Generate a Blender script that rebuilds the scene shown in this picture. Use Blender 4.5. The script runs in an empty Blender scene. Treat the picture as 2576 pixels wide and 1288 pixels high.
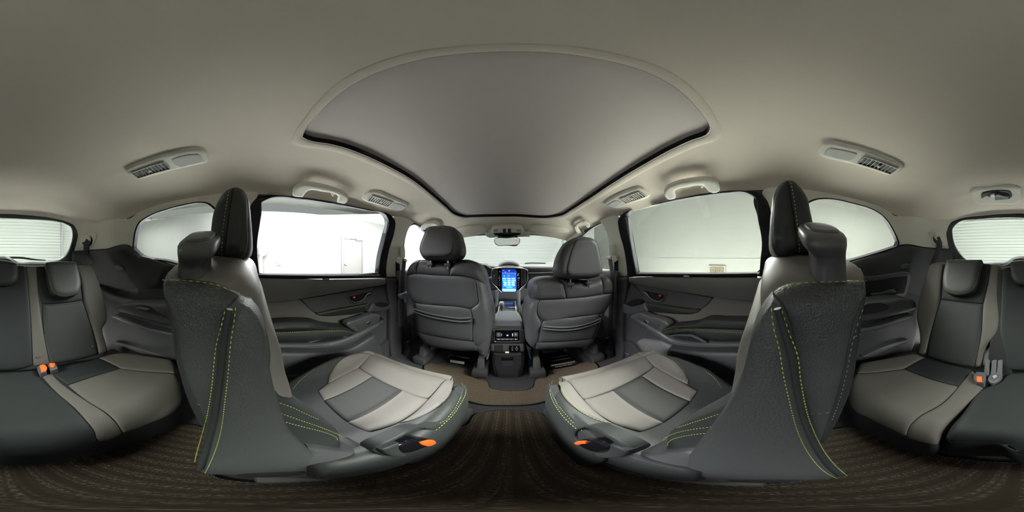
import bpy, bmesh, math
import numpy as np
from math import sin, cos, tan, pi, radians, sqrt
from mathutils import Vector, Matrix, Euler, geometry
C = bpy.context.scene
COL = C.collection
# ------------------------------------------------------------------ camera, world, lights, exposure
CAM = np.array([.025, 0., .80]); YAW = .6
cd = bpy.data.cameras.new('camera'); cam = bpy.data.objects.new('camera', cd); COL.objects.link(cam)
cd.type = 'PANO'; cd.panorama_type = 'EQUIRECTANGULAR'
cam.location = CAM; cam.rotation_euler = (pi/2, 0, -radians(YAW)); C.camera = cam
cd.clip_start = .005
w = bpy.data.worlds.new('world'); C.world = w; w.use_nodes = True
w.node_tree.nodes['Background'].inputs[0].default_value = (.9, .95, .9, 1)
w.node_tree.nodes['Background'].inputs[1].default_value = .15
C.view_settings.view_transform = 'Standard'; C.view_settings.look = 'None'
C.view_settings.gamma = 1; C.view_settings.use_curve_mapping = False
C.view_settings.exposure = 1.12
C.cycles.use_denoising = True
C.cycles.max_bounces = 6; C.cycles.diffuse_bounces = 5; C.cycles.glossy_bounces = 2
C.cycles.use_adaptive_sampling = True; C.cycles.adaptive_threshold = .03; C.cycles.adaptive_min_samples = 24
C.cycles.transparent_max_bounces = 8
C.cycles.caustics_reflective = False; C.cycles.caustics_refractive = False
C.cycles.sample_clamp_indirect = 6.0
def area(name, loc, rot, sx, sy, power, col=(1, 1, 1)):
    l = bpy.data.lights.new(name, 'AREA'); l.shape = 'RECTANGLE'; l.size = sx; l.size_y = sy
    l.energy = power; l.color = col
    o = bpy.data.objects.new(name, l); COL.objects.link(o); o.location = loc; o.rotation_euler = rot
    return o
# unseen fill lights, added under the booth ceiling to brighten cabin and walls
def lamp(name, loc, tgt, sx, sy, power, col=(1, 1, 1), spread=80):
    d = Vector(tgt)-Vector(loc); o = area(name, loc, d.to_track_quat('-Z', 'Y').to_euler(), sx, sy, power, col)
    o.data.spread = radians(spread); return o
lamp('window_fill_left', (-2.3, .5, 2.0), (-.7, .5, .9), 3.2, .9, 45)  # added fills aimed in through the windows at seats and doors
lamp('window_fill_right', (2.3, .3, 2.05), (.7, .3, .9), 3.2, .9, 60, (1, 1, .95))
lamp('window_fill_front', (0, 3.6, 2.05), (0, 1.6, .9), 2.6, .8, 4)
lamp('window_fill_rear', (0, -2.9, 2.05), (0, -1.3, .9), 2.6, .8, 6, (1, 1, .95))
lamp('wall_fill_left', (-2.7, 2.2, 2.05), (-4.7, 2.6, 1.1), 6.0, .4, 300, spread=125)  # added fill that whitens the left wall
lamp('floor_fill_left', (-1.9, .1, 2.05), (-1.8, .1, -.45), 4.6, .5, 1300, (1, 1, 1), 45)  # floor fills added so ground bounce lifts the headliner
lamp('floor_fill_right', (1.9, .1, 2.05), (1.8, .1, -.45), 4.6, .5, 1100, (1, .98, .93), 45)
lamp('floor_fill_rear', (0, -2.9, 2.05), (0, -2.9, -.45), 2.6, .6, 200, (1, 1, .95), 60)
lamp('wall_fill_rear_left', (-3.4, -3.2, 2.05), (-4.7, -3.2, .9), 2.0, .4, 14, (1, 1, .95))  # added fills for the rear walls and shutter
lamp('wall_fill_rear_right', (2.2, -2.6, 2.05), (3.2, -2.6, .9), 2.6, .3, 14, (1, 1, .95))
lamp('shutter_fill_rear', (0, -4.0, 2.05), (0, -5.0, .9), 4.0, .3, 2, (1, 1, .97))
lamp('floor_fill_front', (0, 3.4, 2.05), (0, 3.4, -.45), 2.6, .6, 220, (1, 1, 1), 60)

# ------------------------------------------------------------------ pixel rays
def ray(px, py):
    a = radians((px-1288)/2576*360+YAW); e = radians((644-py)/1288*180)
    return np.array([sin(a)*cos(e), cos(a)*cos(e), sin(e)])
CR = dict(KA=(300,420,1.61), K2=(2576,450,1.61), K2l=(0,450,1.61), K3=(640,480,1.7167), K4=(980,520,2.385), K5=(1340,440,1.6516),
          K6=(1680,420,1.61), K7=(2100,420,1.61), K8=(1180,640,3.79), W1=(280,340,3.579), W2=(640,420,4.294), W3=(1120,530,5.6),
          W4=(1480,420,4.294), W5=(1960,330,3.4805), D6=(640,690,4.771), D7=(1540,680,4.6), Q8=(200,610,4.154),
          S1=(1225,660,14.31), S2=(1220,810,8.59), U3=(1020,830,9.909), U4=(1340,830,9.909), F5=(500,980,3.481),
          F6=(1300,980,2.862), B7=(960,540,3.39), B8=(1500,540,3.39), R1=(2576,500,6.438), R1l=(0,500,6.438),
          R2=(2150,640,4.601), R3=(2576,980,4.183), R3l=(0,980,4.183), R4=(2050,980,4.183), P=(0,0,1))
def K(k, *p):
    x0, y0, s = CR[k]
    return [(x0+a/s, y0+b/s) for a, b in p]
# ------------------------------------------------------------------ surfaces
class Surf:
    """plane (origin o, axes e1,e2, normal n) with an optional relief h(a,b) along n"""
    def __init__(s, o, e1, e2, n=None, h=None):
        s.o = np.array(o, float); s.e1 = np.array(e1, float); s.e1 /= np.linalg.norm(s.e1)
        s.e2 = np.array(e2, float); s.e2 -= s.e1*s.e2.dot(s.e1); s.e2 /= np.linalg.norm(s.e2)
        s.n = np.cross(s.e1, s.e2)
        if n is not None and s.n.dot(n) < 0: s.n = -s.n
        s.h = h
    def f(s, p):
        q = p-s.o; v = q.dot(s.n)
        return v-(float(s.h(q.dot(s.e1), q.dot(s.e2))) if s.h else 0)
    def hit(s, px, py):
        d = ray(px, py)
        if s.h is None:
            t = (s.o-CAM).dot(s.n)/d.dot(s.n)
            if t < 0 or t > 20: t = 20
        else:
            t0 = .02; f0 = s.f(CAM+d*t0); t = None; tb = t0; fb = abs(f0)
            while t0 < 8:
                t1 = t0*1.03+.002; f1 = s.f(CAM+d*t1)
                if abs(f1) < fb: fb, tb = abs(f1), t1
                if f0*f1 < 0:
                    for _ in range(25):
                        m = (t0+t1)/2; fm = s.f(CAM+d*m)
                        if fm*f0 > 0: t0 = m
                        else: t1 = m
                    t = t0; break
                t0, f0 = t1, f1
            if t is None: t = tb
        q = CAM+d*t-s.o
        return (q.dot(s.e1), q.dot(s.e2))
    def P(s, ab, off=0.):
        ab = np.atleast_2d(ab); a, b = ab[:, 0], ab[:, 1]
        h = s.h(a, b) if s.h else 0
        return s.o+np.outer(a, s.e1)+np.outer(b, s.e2)+np.outer(np.ones(len(a))*(off+h), s.n)
    def N(s, ab): return np.tile(s.n, (len(ab), 1))
def catm(P, closed, step, corner=55):
    """resampled spline through P, breaking its tangents at corners"""
    P = np.array(P, float); n = len(P); out = []
    def tang(i):
        if not closed and i in (0, n-1): return None
        a, b, c = P[(i-1) % n], P[i], P[(i+1) % n]
        u, v = b-a, c-b; lu, lv = np.linalg.norm(u)+1e-12, np.linalg.norm(v)+1e-12
        if u.dot(v)/(lu*lv) < cos(radians(corner)): return None
        return (u/lu*lv+v/lv*lu)/(lu+lv)
    T = [tang(i) for i in range(n)]
    for i in range(n if closed else n-1):
        a, b = P[i], P[(i+1) % n]; L = np.linalg.norm(b-a)
        if L < 1e-9: continue
        d = (b-a)/L; ta = T[i]; tb = T[(i+1) % n]
        if ta is None and tb is None: ta = tb = d
        elif ta is None: ta = 2*d-tb if True else d; ta = ta/np.linalg.norm(ta)
        elif tb is None: tb = 2*d-ta; tb = tb/np.linalg.norm(tb)
        k = max(1, int(round(L/step)))
        for j in range(k):
            t = j/k; h00 = 2*t**3-3*t*t+1; h10 = t**3-2*t*t+t; h01 = -2*t**3+3*t*t; h11 = t**3-t*t
            out.append(h00*a+h10*L*ta+h01*b+h11*L*tb)
    if not closed: out.append(P[-1])
    return np.array(out)
def soften(P, rad, step):
    k = int(rad/step+.5)
    if k < 1: return P
    w_ = np.exp(-np.linspace(-1.6, 1.6, 2*k+1)**2); w_ /= w_.sum(); n = len(P)
    return sum(w_[j]*np.roll(P, j-k, axis=0) for j in range(2*k+1))
def resample(P, step):
    Q = np.vstack([P, P[:1]]); L = np.r_[0, np.cumsum(np.linalg.norm(np.diff(Q, axis=0), axis=1))]
    n = max(8, int(L[-1]/step)); t = np.linspace(0, L[-1], n, endpoint=False)
    return np.c_[np.interp(t, L, Q[:, 0]), np.interp(t, L, Q[:, 1])]
def segdist(X, P):
    A = P; B = np.roll(P, -1, axis=0); D = B-A; L2 = (D**2).sum(1)+1e-15
    out = np.empty(len(X))
    for i in range(0, len(X), 400):
        x = X[i:i+400]
        t = np.clip(((x[:, None]-A)*D).sum(2)/L2, 0, 1)
        q = A+t[..., None]*D
        out[i:i+400] = np.sqrt(((x[:, None]-q)**2).sum(2).min(1))
    return out
def inside(X, P):
    A = P; B = np.roll(P, -1, axis=0); r = np.zeros(len(X), bool)
    for (x1, y1), (x2, y2) in zip(A, B):
        c = (y1 > X[:, 1]) != (y2 > X[:, 1])
        if c.any():
            xi = (x2-x1)*(X[:, 1]-y1)/((y2-y1) if y2 != y1 else 1e-12)+x1
            r ^= c & (X[:, 0] < xi)
    return r
def link(name, verts, faces, mat, parent=None, sharp=35, kind=None, label=None):
    me = bpy.data.meshes.new(name); me.from_pydata([tuple(map(float, v)) for v in verts], [], [tuple(map(int, f)) for f in faces])
    me.update(); me.shade_smooth()
    if sharp < 180: me.set_sharp_from_angle(angle=radians(sharp))
    o = bpy.data.objects.new(name, me); COL.objects.link(o)
    if mat: me.materials.append(mat)
    if parent:
        o.parent = parent
        o.matrix_parent_inverse = MW[parent.name]
    MW[o.name] = Matrix.Identity(4)
    if kind: o['kind'] = kind
    if label: o['label'] = label
    return o
MW = {}
def dome(t): t = np.clip(t, 0, 1); return np.sqrt(np.clip(1-(1-t)**2, 0, 1))
def outline(surf, px=None, ab=None, step=.01, fil=.004, spline=True):
    P = np.array([surf.hit(*p) for p in px]) if px is not None else np.array(ab, float)
    if spline: P = catm(P, True, step)
    else: P = resample(P, step)
    P = resample(P, step)
    if fil: P = resample(soften(P, fil, step), step)
    return P
def pad(name, surf, px=None, mat=None, parent=None, off=0., puff=0., r=.015, thick=.008, ab=None, s=None, fil=.004,
        host=None, holes=(), solid=False, kind=None, label=None, edge=0.0, sharp=35, spline=True, holefil=None, fn=None):
    """cushion-like panel on a surface: outline in px or ab, domed by puff within r of its edge, rolled off over edge"""
    P0 = np.array([surf.hit(*p) for p in px]) if px is not None else np.array(ab, float)
    ext = (P0.max(0)-P0.min(0)); size = max(ext)
    if s is None: s = min(max(size/34, .0008), .022)
    if edge: s = min(s, max(edge*.8, size/50))
    st = s*.8
    P = outline(surf, ab=P0, step=st, fil=fil, spline=spline)
    H = []
    for h in holes:
        if isinstance(h, dict): hp = outline(surf, ab=h['ab'], step=st, fil=holefil or fil)
        else: hp = outline(surf, px=h, step=st, fil=fil if holefil is None else holefil)
        H.append(hp)
    allb = np.vstack([P]+H)
    mn, mx = P.min(0), P.max(0)
    X, Y = np.meshgrid(np.arange(mn[0], mx[0], s), np.arange(mn[1], mx[1], s*.87))
    X = X+(np.arange(X.shape[0]) % 2)[:, None]*s*.5
    G = np.c_[X.ravel(), Y.ravel()]
    G = G[inside(G, P)] if len(G) else G
    for h in H: G = G[~inside(G, h)]
    def dist(Z): return np.min([segdist(Z, q) for q in [P]+H], axis=0)
    dG = dist(G) if len(G) else np.zeros(0)
    rr = edge or (r if puff else 0)
    rings = []
    if rr:
        ds = [rr*x for x in ((.04, .16, .4, .72) if rr > s*.6 else (.15, .6))]
        lim = ds[-1]+s*.5
        for q in [P]+H:
            t = np.roll(q, -1, axis=0)-np.roll(q, 1, axis=0); t /= np.linalg.norm(t, axis=1)[:, None]+1e-12
            nn = np.c_[-t[:, 1], t[:, 0]]
            area_ = (q[:, 0]*np.roll(q[:, 1], -1)-np.roll(q[:, 0], -1)*q[:, 1]).sum()
            if (area_ < 0) != (q is not P): nn = -nn
            for k_, d_ in enumerate(ds):
                c = q+nn*d_
                c = c[inside(c, P)] if len(c) else c
                for h in H: c = c[~inside(c, h)]
                if len(c): rings.append(c[dist(c) > d_*.93])
    else: lim = s*.5
    G = G[dG > lim]
    V = np.vstack([allb]+rings+([G] if len(G) else []))
    nb = len(allb); E = []; k0 = 0
    for q in [P]+H:
        E += [(k0+i, k0+(i+1) % len(q)) for i in range(len(q))]; k0 += len(q)
    c0 = V.mean(0)
    vs, es, fs, ov, oe, of = geometry.delaunay_2d_cdt([Vector(((x-c0[0])/size, (y-c0[1])/size)) for x, y in V], E, [], 0, 1e-6)
    V2 = np.array([(v.x*size+c0[0], v.y*size+c0[1]) for v in vs])
    F = np.array([f for f in fs if len(f) == 3])
    cen = V2[F].mean(1); ok = inside(cen, P)
    for h in H: ok &= ~inside(cen, h)
    F = F[ok]
    d = dist(V2); isb = np.zeros(len(V2), bool)
    o_ = np.full(len(V2), float(off))
    if puff: o_ += puff*dome(d/r)
    if edge: o_ -= edge*(1-dome(d/edge))
    if host is not None: o_ -= host[1]*(1-dome(segdist(V2, host[0])/host[1]))
    if fn is not None: o_ += fn(V2[:, 0], V2[:, 1])
    W = surf.P(V2, 0); NN = surf.N(V2); W = W+NN*o_[:, None]
    a, b, c = W[F[:, 0]], W[F[:, 1]], W[F[:, 2]]
    fl = (np.cross(b-a, c-a)*NN[F[:, 0]]).sum(1) < 0
    F[fl] = F[fl][:, ::-1]
    verts = list(W); faces = [tuple(f) for f in F]
    ec = {}
    for f in faces:
        for i in range(3):
            e = (f[i], f[(i+1) % 3]); ec[e] = 1
    be = [e for e in ec if (e[1], e[0]) not in ec]
    if thick or solid:
        bv = {}; base = surf.P(V2, 0)
        if solid:
            d2 = off-thick-(edge*(dome(d/edge)-1) if edge else 0)
            W2 = base+NN*(np.zeros(len(V2))+d2)[:, None]; n0 = len(verts)
            verts += list(W2); faces += [tuple(n0+i for i in f[::-1]) for f in F]
            for (i, j) in be: faces.append((j, i, n0+i, n0+j))
        else:
            n0 = len(verts)
            for e in be:
                for i in e:
                    if i not in bv:
                        bv[i] = len(verts); verts.append(W[i]-NN[i]*thick)
            for (i, j) in be: faces.append((j, i, bv[i], bv[j]))
    ob = link(name, verts, faces, mat, parent, sharp, kind, label)
    ob['_'] = 0; del ob['_']
    return ob, P
def onS(surf, px, off=0., step=None):
    ab = np.array([surf.hit(*p) for p in px])
    if step: ab = catm(ab, False, step)
    return surf.P(ab, off)
def stitch(surf, px, mat, parent, off=.001, L=.006, gap=.0025, w=.0011, name='stitching', ab=None, host=None, fn=None):
    ab = np.array([surf.hit(*p) for p in px]) if px is not None else np.array(ab, float)
    ab = catm(ab, False, .002); o_ = np.full(len(ab), float(off))
    if host is not None: o_ -= host[1]*(1-dome(segdist(ab, host[0])/host[1]))
    W = surf.P(ab, 0)+surf.N(ab)*o_[:, None]; N = surf.N(ab)
    S = np.r_[0, np.cumsum(np.linalg.norm(np.diff(W, axis=0), axis=1))]
    V, F = [], []; t = 0
    while t+L < S[-1]:
        ps = [np.array([np.interp(q, S, W[:, k]) for k in range(3)]) for q in (t, t+L*.5, t+L)]
        nn = np.array([np.interp(t+L*.5, S, N[:, k]) for k in range(3)])
        dd = ps[2]-ps[0]; dd /= np.linalg.norm(dd)+1e-12; sd = np.cross(dd, nn)
        b0 = len(V)
        V += [ps[0], ps[1]+sd*w, ps[1]+nn*w*1.3, ps[1]-sd*w, ps[2]]
        F += [(b0, b0+1, b0+2), (b0, b0+2, b0+3), (b0+4, b0+2, b0+1), (b0+4, b0+3, b0+2)]
        t += L+gap
    if V: return link(name, V, F, mat, parent, 60, 'stuff')
def tube(name, pts, r, mat, parent=None, seg=10, closed=False, spline=.01, flat=None, up=None, cap=True, label=None, kind=None):
    """tube along 3-D points; r scalar or one per point; flat = (width, thick) factors with up vector"""
    pts = np.array(pts, float); n = len(pts)
    rr = np.full(n, r, float) if np.isscalar(r) else np.array(r, float)
    if spline and n > 2:
        L = np.r_[0, np.cumsum(np.linalg.norm(np.diff(pts, axis=0), axis=1))]
        k = max(n*2, int(L[-1]/spline)); t = np.linspace(0, L[-1], k)
        m = np.zeros_like(pts)
        for i in range(n):
            a, b = max(i-1, 0), min(i+1, n-1)
            m[i] = (pts[b]-pts[a])/(L[b]-L[a]+1e-12)
        Q = []
        for tt in t:
            i = min(max(np.searchsorted(L, tt)-1, 0), n-2); h = L[i+1]-L[i]; u = (tt-L[i])/h
            Q.append((2*u**3-3*u*u+1)*pts[i]+(u**3-2*u*u+u)*h*m[i]+(-2*u**3+3*u*u)*pts[i+1]+(u**3-u*u)*h*m[i+1])
        rr = np.interp(t, L, rr); pts = np.array(Q); n = len(pts)
    V, F = [], []; prev = None
    for i in range(n):
        a, b = pts[max(i-1, 0)], pts[min(i+1, n-1)]
        if closed: a, b = pts[i-1], pts[(i+1) % n]
        d = b-a; d /= np.linalg.norm(d)+1e-12
        if up is not None: u = np.array(up, float)
        elif prev is not None: u = prev
        else: u = np.array([0, 0, 1.]) if abs(d[2]) < .9 else np.array([1., 0, 0])
        u = u-d*u.dot(d); u /= np.linalg.norm(u)+1e-12; prev = u; v = np.cross(d, u)
        fu, fv = flat if flat else (1, 1)
        for j in range(seg):
            t = 2*pi*j/seg+pi/seg
            cc, ss = cos(t), sin(t)
            if flat:   # superellipse
                cc = math.copysign(abs(cc)**.6, cc); ss = math.copysign(abs(ss)**.6, ss)
            V.append(pts[i]+u*cc*rr[i]*fu+v*ss*rr[i]*fv)
    m = n if closed else n-1
    for i in range(m):
        for j in range(seg):
            a = i*seg+j; b = i*seg+(j+1) % seg; c = ((i+1) % n)*seg+(j+1) % seg; e = ((i+1) % n)*seg+j
            F.append((a, b, c, e))
    if cap and not closed:
        F.append(tuple(range(seg))[::-1]); F.append(tuple((n-1)*seg+j for j in range(seg)))
    return link(name, V, F, mat, parent, 50, kind, label)
def box(name, c, size, mat, parent=None, bev=.004, rot=(0, 0, 0), seg=2, taper=None, kind=None, label=None):
    bm = bmesh.new(); bmesh.ops.create_cube(bm, size=1)
    for v in bm.verts:
        k = 1.0
        if taper and v.co.z > 0: k = taper
        v.co = Vector((v.co.x*size[0]*k, v.co.y*size[1]*k, v.co.z*size[2]))
    b = min(bev, min(size)*.45)
    if b > 0: bmesh.ops.bevel(bm, geom=bm.edges[:], offset=b, segments=seg, profile=.6, affect='EDGES')
    R = Euler(rot).to_matrix()
    V = [R @ v.co+Vector(c) for v in bm.verts]; bm.verts.index_update()
    F = [[v.index for v in f.verts] for f in bm.faces]; bm.free()
    return link(name, V, F, mat, parent, 40, kind, label)
def loft(name, rings, mat, parent=None, cap=True, sharp=50, kind=None, label=None):
    n = len(rings[0]); V = [p for r_ in rings for p in r_]; F = []
    for i in range(len(rings)-1):
        for j in range(n):
            F.append((i*n+j, i*n+(j+1) % n, (i+1)*n+(j+1) % n, (i+1)*n+j))
    if cap: F.append(tuple(range(n))[::-1]); F.append(tuple((len(rings)-1)*n+j for j in range(n)))
    o = link(name, V, F, mat, parent, sharp, kind, label)
    bm = bmesh.new(); bm.from_mesh(o.data); bmesh.ops.recalc_face_normals(bm, faces=bm.faces); bm.to_mesh(o.data); bm.free()
    return o
def sell(cx, cy, z, a, b, p=3.0, n=28, tilt=(0, 0)):
    out = []
    for j in range(n):
        t = 2*pi*j/n; c_, s_ = cos(t), sin(t)
        x = math.copysign(abs(c_)**(2/p), c_)*a; y = math.copysign(abs(s_)**(2/p), s_)*b
        out.append(np.array([cx+x, cy+y, z+tilt[0]*x+tilt[1]*y]))
    return out
def thing(name, label, cat, loc=(0, 0, 0), group=None):
    o = bpy.data.objects.new(name, None); COL.objects.link(o); o.location = loc; o.empty_display_size = .05
    o['label'] = label; o['category'] = cat
    if group: o['group'] = group
    MW[o.name] = Matrix.Translation(Vector(loc)).inverted()
    return o
def tag(o, label, cat, group=None):
    o['label'] = label; o['category'] = cat
    if group: o['group'] = group
    return o
def struct(o): o['kind'] = 'structure'; return o
def text(name, body, loc, size, xdir, up, mat, parent, ext=.0002):
    cu = bpy.data.curves.new(name, 'FONT'); cu.body = body; cu.size = size; cu.extrude = ext; cu.align_x = 'CENTER'; cu.align_y = 'CENTER'
    to = bpy.data.objects.new('tmp', cu); COL.objects.link(to); bpy.context.view_layer.update()
    me = bpy.data.meshes.new_from_object(to.evaluated_get(bpy.context.evaluated_depsgraph_get()))
    x = np.array(xdir, float); x /= np.linalg.norm(x); u = np.array(up, float); u -= x*u.dot(x); u /= np.linalg.norm(u); n = np.cross(x, u)
    V = [np.array(loc)+x*v.co.x+u*v.co.y+n*v.co.z for v in me.vertices]; F = [tuple(p.vertices) for p in me.polygons]
    bpy.data.objects.remove(to); bpy.data.meshes.remove(me)
    return link(name, V, F, mat, parent, 180)
# ------------------------------------------------------------------ materials
def mat(name, col, rough=.5, bump=0, scale=300, kind='noise', metal=0, emis=None, var=0, vscale=8, spec=.5, sheen=0, stretch=None, dist=.001, col2=None):
    m = bpy.data.materials.new(name); m.use_nodes = True; nt = m.node_tree; b = nt.nodes['Principled BSDF']
    b.inputs['Base Color'].default_value = (*col, 1); b.inputs['Roughness'].default_value = rough; b.inputs['Metallic'].default_value = metal
    b.inputs['Specular IOR Level'].default_value = spec*(.6 if kind == 'leather' else 1)
    if sheen: b.inputs['Sheen Weight'].default_value = sheen
    if emis: b.inputs['Emission Color'].default_value = (*emis[0], 1); b.inputs['Emission Strength'].default_value = emis[1]
    if bump or var:
        tc = nt.nodes.new('ShaderNodeTexCoord'); mp = nt.nodes.new('ShaderNodeMapping')
        nt.links.new(tc.outputs['Object'], mp.inputs[0])
        if stretch: mp.inputs['Scale'].default_value = stretch
    if bump:
        if kind == 'leather':
            t = nt.nodes.new('ShaderNodeTexVoronoi'); t.feature = 'F1'; t.inputs['Scale'].default_value = scale; o = t.outputs['Distance']
        else:
            t = nt.nodes.new('ShaderNodeTexNoise'); t.inputs['Scale'].default_value = scale; t.inputs['Detail'].default_value = 3; o = t.outputs['Fac']
        nt.links.new(mp.outputs[0], t.inputs['Vector'])
        bp = nt.nodes.new('ShaderNodeBump'); bp.inputs['Strength'].default_value = bump; bp.inputs['Distance'].default_value = dist
        if kind == 'leather': bp.invert = True
        nt.links.new(o, bp.inputs['Height']); nt.links.new(bp.outputs[0], b.inputs['Normal'])
    if var:
        t = nt.nodes.new('ShaderNodeTexNoise'); t.inputs['Scale'].default_value = vscale; t.inputs['Detail'].default_value = 5
        nt.links.new(mp.outputs[0], t.inputs['Vector'])
        mx = nt.nodes.new('ShaderNodeMix'); mx.data_type = 'RGBA'
        cr = nt.nodes.new('ShaderNodeMapRange'); cr.inputs[1].default_value = .155; cr.inputs[2].default_value = .65
        nt.links.new(t.outputs['Fac'], cr.inputs[0]); nt.links.new(cr.outputs[0], mx.inputs[0])
        c2 = col2 or tuple(c*(1-var) for c in col)
        mx.inputs[6].default_value = (*c2, 1); mx.inputs[7].default_value = (*col, 1)
        nt.links.new(mx.outputs[2], b.inputs['Base Color'])
    return m
def srgb(r, g, b): return tuple(((c/255)/12.92 if c/255 <= .04045 else ((c/255+.055)/1.055)**2.4) for c in (r, g, b))
M = {}
M['headliner'] = mat('headliner_fabric', (.80, .725, .63), .95)
M['shade'] = mat('sunshade_fabric', (.66, .60, .57), .95)
M['cream'] = mat('cream_plastic', (.86, .835, .75), .55)
M['cream2'] = mat('beige_plastic', (.84, .815, .73), .5)
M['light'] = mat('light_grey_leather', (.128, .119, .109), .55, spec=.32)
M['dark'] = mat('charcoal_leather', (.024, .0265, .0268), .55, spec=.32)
M['cushdark'] = mat('dimmed_charcoal_leather', (.008, .0100, .0100), .7, spec=.32)  # charcoal leather darkened for the dimmer third row
M['light3'] = mat('dimmed_grey_leather', (.066, .062, .054), .7, spec=.32)  # light grey leather with the rear dimness put into its colour
M['insert3'] = mat('dimmed_insert_leather', (.018, .0195, .019), .7, spec=.32)  # grey insert leather, darkened likewise for the bench
M['insert'] = mat('door_insert_leather', (.16, .145, .135), .6, spec=.32)
M['lid'] = mat('lid_leather', (.048, .051, .051), .6, spec=.32)
M['mid'] = mat('grey_leather', (.031, .0315, .031), .55, spec=.32)
M['pebble'] = mat('pebbled_leather', (.045, .048, .049), .55, .45, 420, 'leather', dist=.0012)
M['fleather'] = mat('black_leather', (.050, .050, .054), .5, spec=.32)
M['fabric'] = mat('dark_woven_cloth', (.035, .034, .038), .9, .4, 800, dist=.001)
M['plastic'] = mat('black_grained_plastic', (.055, .055, .060), .5, spec=.4)
M['plastic2'] = mat('dark_grey_plastic', (.15, .15, .152), .55, spec=.4)
M['smooth'] = mat('satin_dark_plastic', (.075, .076, .08), .38)
M['plasticd'] = mat('deep_black_plastic', (.026, .028, .028), .6, spec=.4)
M['piano'] = mat('gloss_black', (.006, .006, .008), .12)
M['rubber'] = mat('black_rubber', (.014, .014, .017), .8, spec=.15)
M['shade_ink'] = mat('shade_and_ink_black', (.004, .004, .005), .9)  # near-black painted shade for hollows and slots, also lettering and seams
M['chrome'] = mat('satin_chrome', (.8, .8, .83), .2, metal=1)
M['silver'] = mat('silver_paint', (.45, .46, .5), .35, metal=.6)
M['green'] = mat('lime_thread', (.42, .55, .09), .7)
M['grey_t'] = mat('grey_thread', (.2, .21, .17), .7)
M['orange'] = mat('orange_plastic', (.9, .12, .02), .4)
M['belt'] = mat('belt_webbing', (.045, .047, .05), .7, .3, 900, dist=.0004)
M['carpet'] = mat('charcoal_carpet', (.06, .058, .066), 1, .8, 500, dist=.003, var=.3, vscale=120)
M['wall'] = mat('dimmed_white_paint', (.066, .069, .062), .7)  # white booth paint darkened to offset strong lamp light
M['wall2'] = mat('lifted_white_paint', (.5, .52, .5), .7)  # same white paint kept lighter where less lamp light reaches
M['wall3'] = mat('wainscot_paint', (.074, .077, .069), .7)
M['wall4'] = mat('dimmed_side_wall_paint', (.105, .106, .104), .8)  # same white paint darkened so the overlit left wall keeps detail
M['bdoor'] = mat('booth_door_paint', (.078, .077, .074), .8, var=.12, vscale=1.5)
M['bframe'] = mat('booth_frame_paint', (.070, .070, .068), .8)
M['shut'] = mat('shutter_paint', (.35, .37, .35), .5)
M['joint'] = mat('shutter_joint', (.13, .14, .14), .6)
M['white'] = mat('white_metal', (.7, .7, .68), .4)
M['steel'] = mat('brushed_steel', (.5, .5, .5), .35, metal=1)
M['lens'] = mat('lamp_lens', (.50, .50, .48), .25)
def mat_mat(name, c1, c2, ribs):
    m = bpy.data.materials.new(name); m.use_nodes = True; nt = m.node_tree; b = nt.nodes['Principled BSDF']; b.inputs['Roughness'].default_value = 1
    b.inputs['Specular IOR Level'].default_value = .1
    tc = nt.nodes.new('ShaderNodeTexCoord'); n1 = nt.nodes.new('ShaderNodeTexNoise'); n1.inputs['Scale'].default_value = 260; n1.inputs['Detail'].default_value = 6
    nt.links.new(tc.outputs['Object'], n1.inputs['Vector'])
    mx = nt.nodes.new('ShaderNodeMix'); mx.data_type = 'RGBA'; mx.inputs[6].default_value = (*c1, 1); mx.inputs[7].default_value = (*c2, 1)
    mr = nt.nodes.new('ShaderNodeMapRange'); mr.inputs[1].default_value = .4; mr.inputs[2].default_value = .62
    nt.links.new(n1.outputs['Fac'], mr.inputs[0])
    bp = nt.nodes.new('ShaderNodeBump'); bp.inputs['Strength'].default_value = .8; bp.inputs['Distance'].default_value = .003
    if ribs:
        wv = nt.nodes.new('ShaderNodeTexWave'); wv.wave_type = 'BANDS'; wv.bands_direction = 'X'; wv.inputs['Scale'].default_value = 9.5; wv.inputs['Distortion'].default_value = .35
        wv.inputs['Detail Scale'].default_value = 30
        nt.links.new(tc.outputs['Object'], wv.inputs['Vector'])
        br = nt.nodes.new('ShaderNodeTexBrick'); br.inputs['Scale'].default_value = 26; br.inputs['Mortar Size'].default_value = .05
        br.inputs[1].default_value = (1, 1, 1, 1); br.inputs[2].default_value = (.7, .7, .7, 1); br.inputs[3].default_value = (.2, .2, .2, 1)
        mp = nt.nodes.new('ShaderNodeMapping'); mp.inputs['Rotation'].default_value = (0, 0, pi/2)
        nt.links.new(tc.outputs['Object'], mp.inputs[0]); nt.links.new(mp.outputs[0], br.inputs[0])
        mu = nt.nodes.new('ShaderNodeMath'); mu.operation = 'MULTIPLY'; nt.links.new(mr.outputs[0], mu.inputs[0]); nt.links.new(wv.outputs['Fac'], mu.inputs[1])
        m2 = nt.nodes.new('ShaderNodeMath'); m2.operation = 'MULTIPLY'; nt.links.new(mu.outputs[0], m2.inputs[0]); nt.links.new(br.outputs[0], m2.inputs[1])
        nt.links.new(m2.outputs[0], mx.inputs[0]); nt.links.new(m2.outputs[0], bp.inputs['Height'])
    else:
        nt.links.new(mr.outputs[0], mx.inputs[0]); nt.links.new(n1.outputs['Fac'], bp.inputs['Height'])
    nt.links.new(mx.outputs[2], b.inputs['Base Color']); nt.links.new(bp.outputs[0], b.inputs['Normal'])
    return m
M['mat'] = mat_mat('brown_mat_pile', (.085, .066, .048), (.18, .14, .105), False)
M['matr'] = mat_mat('ribbed_mat_pile', (.055, .043, .031), (.25, .205, .16), True)
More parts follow.
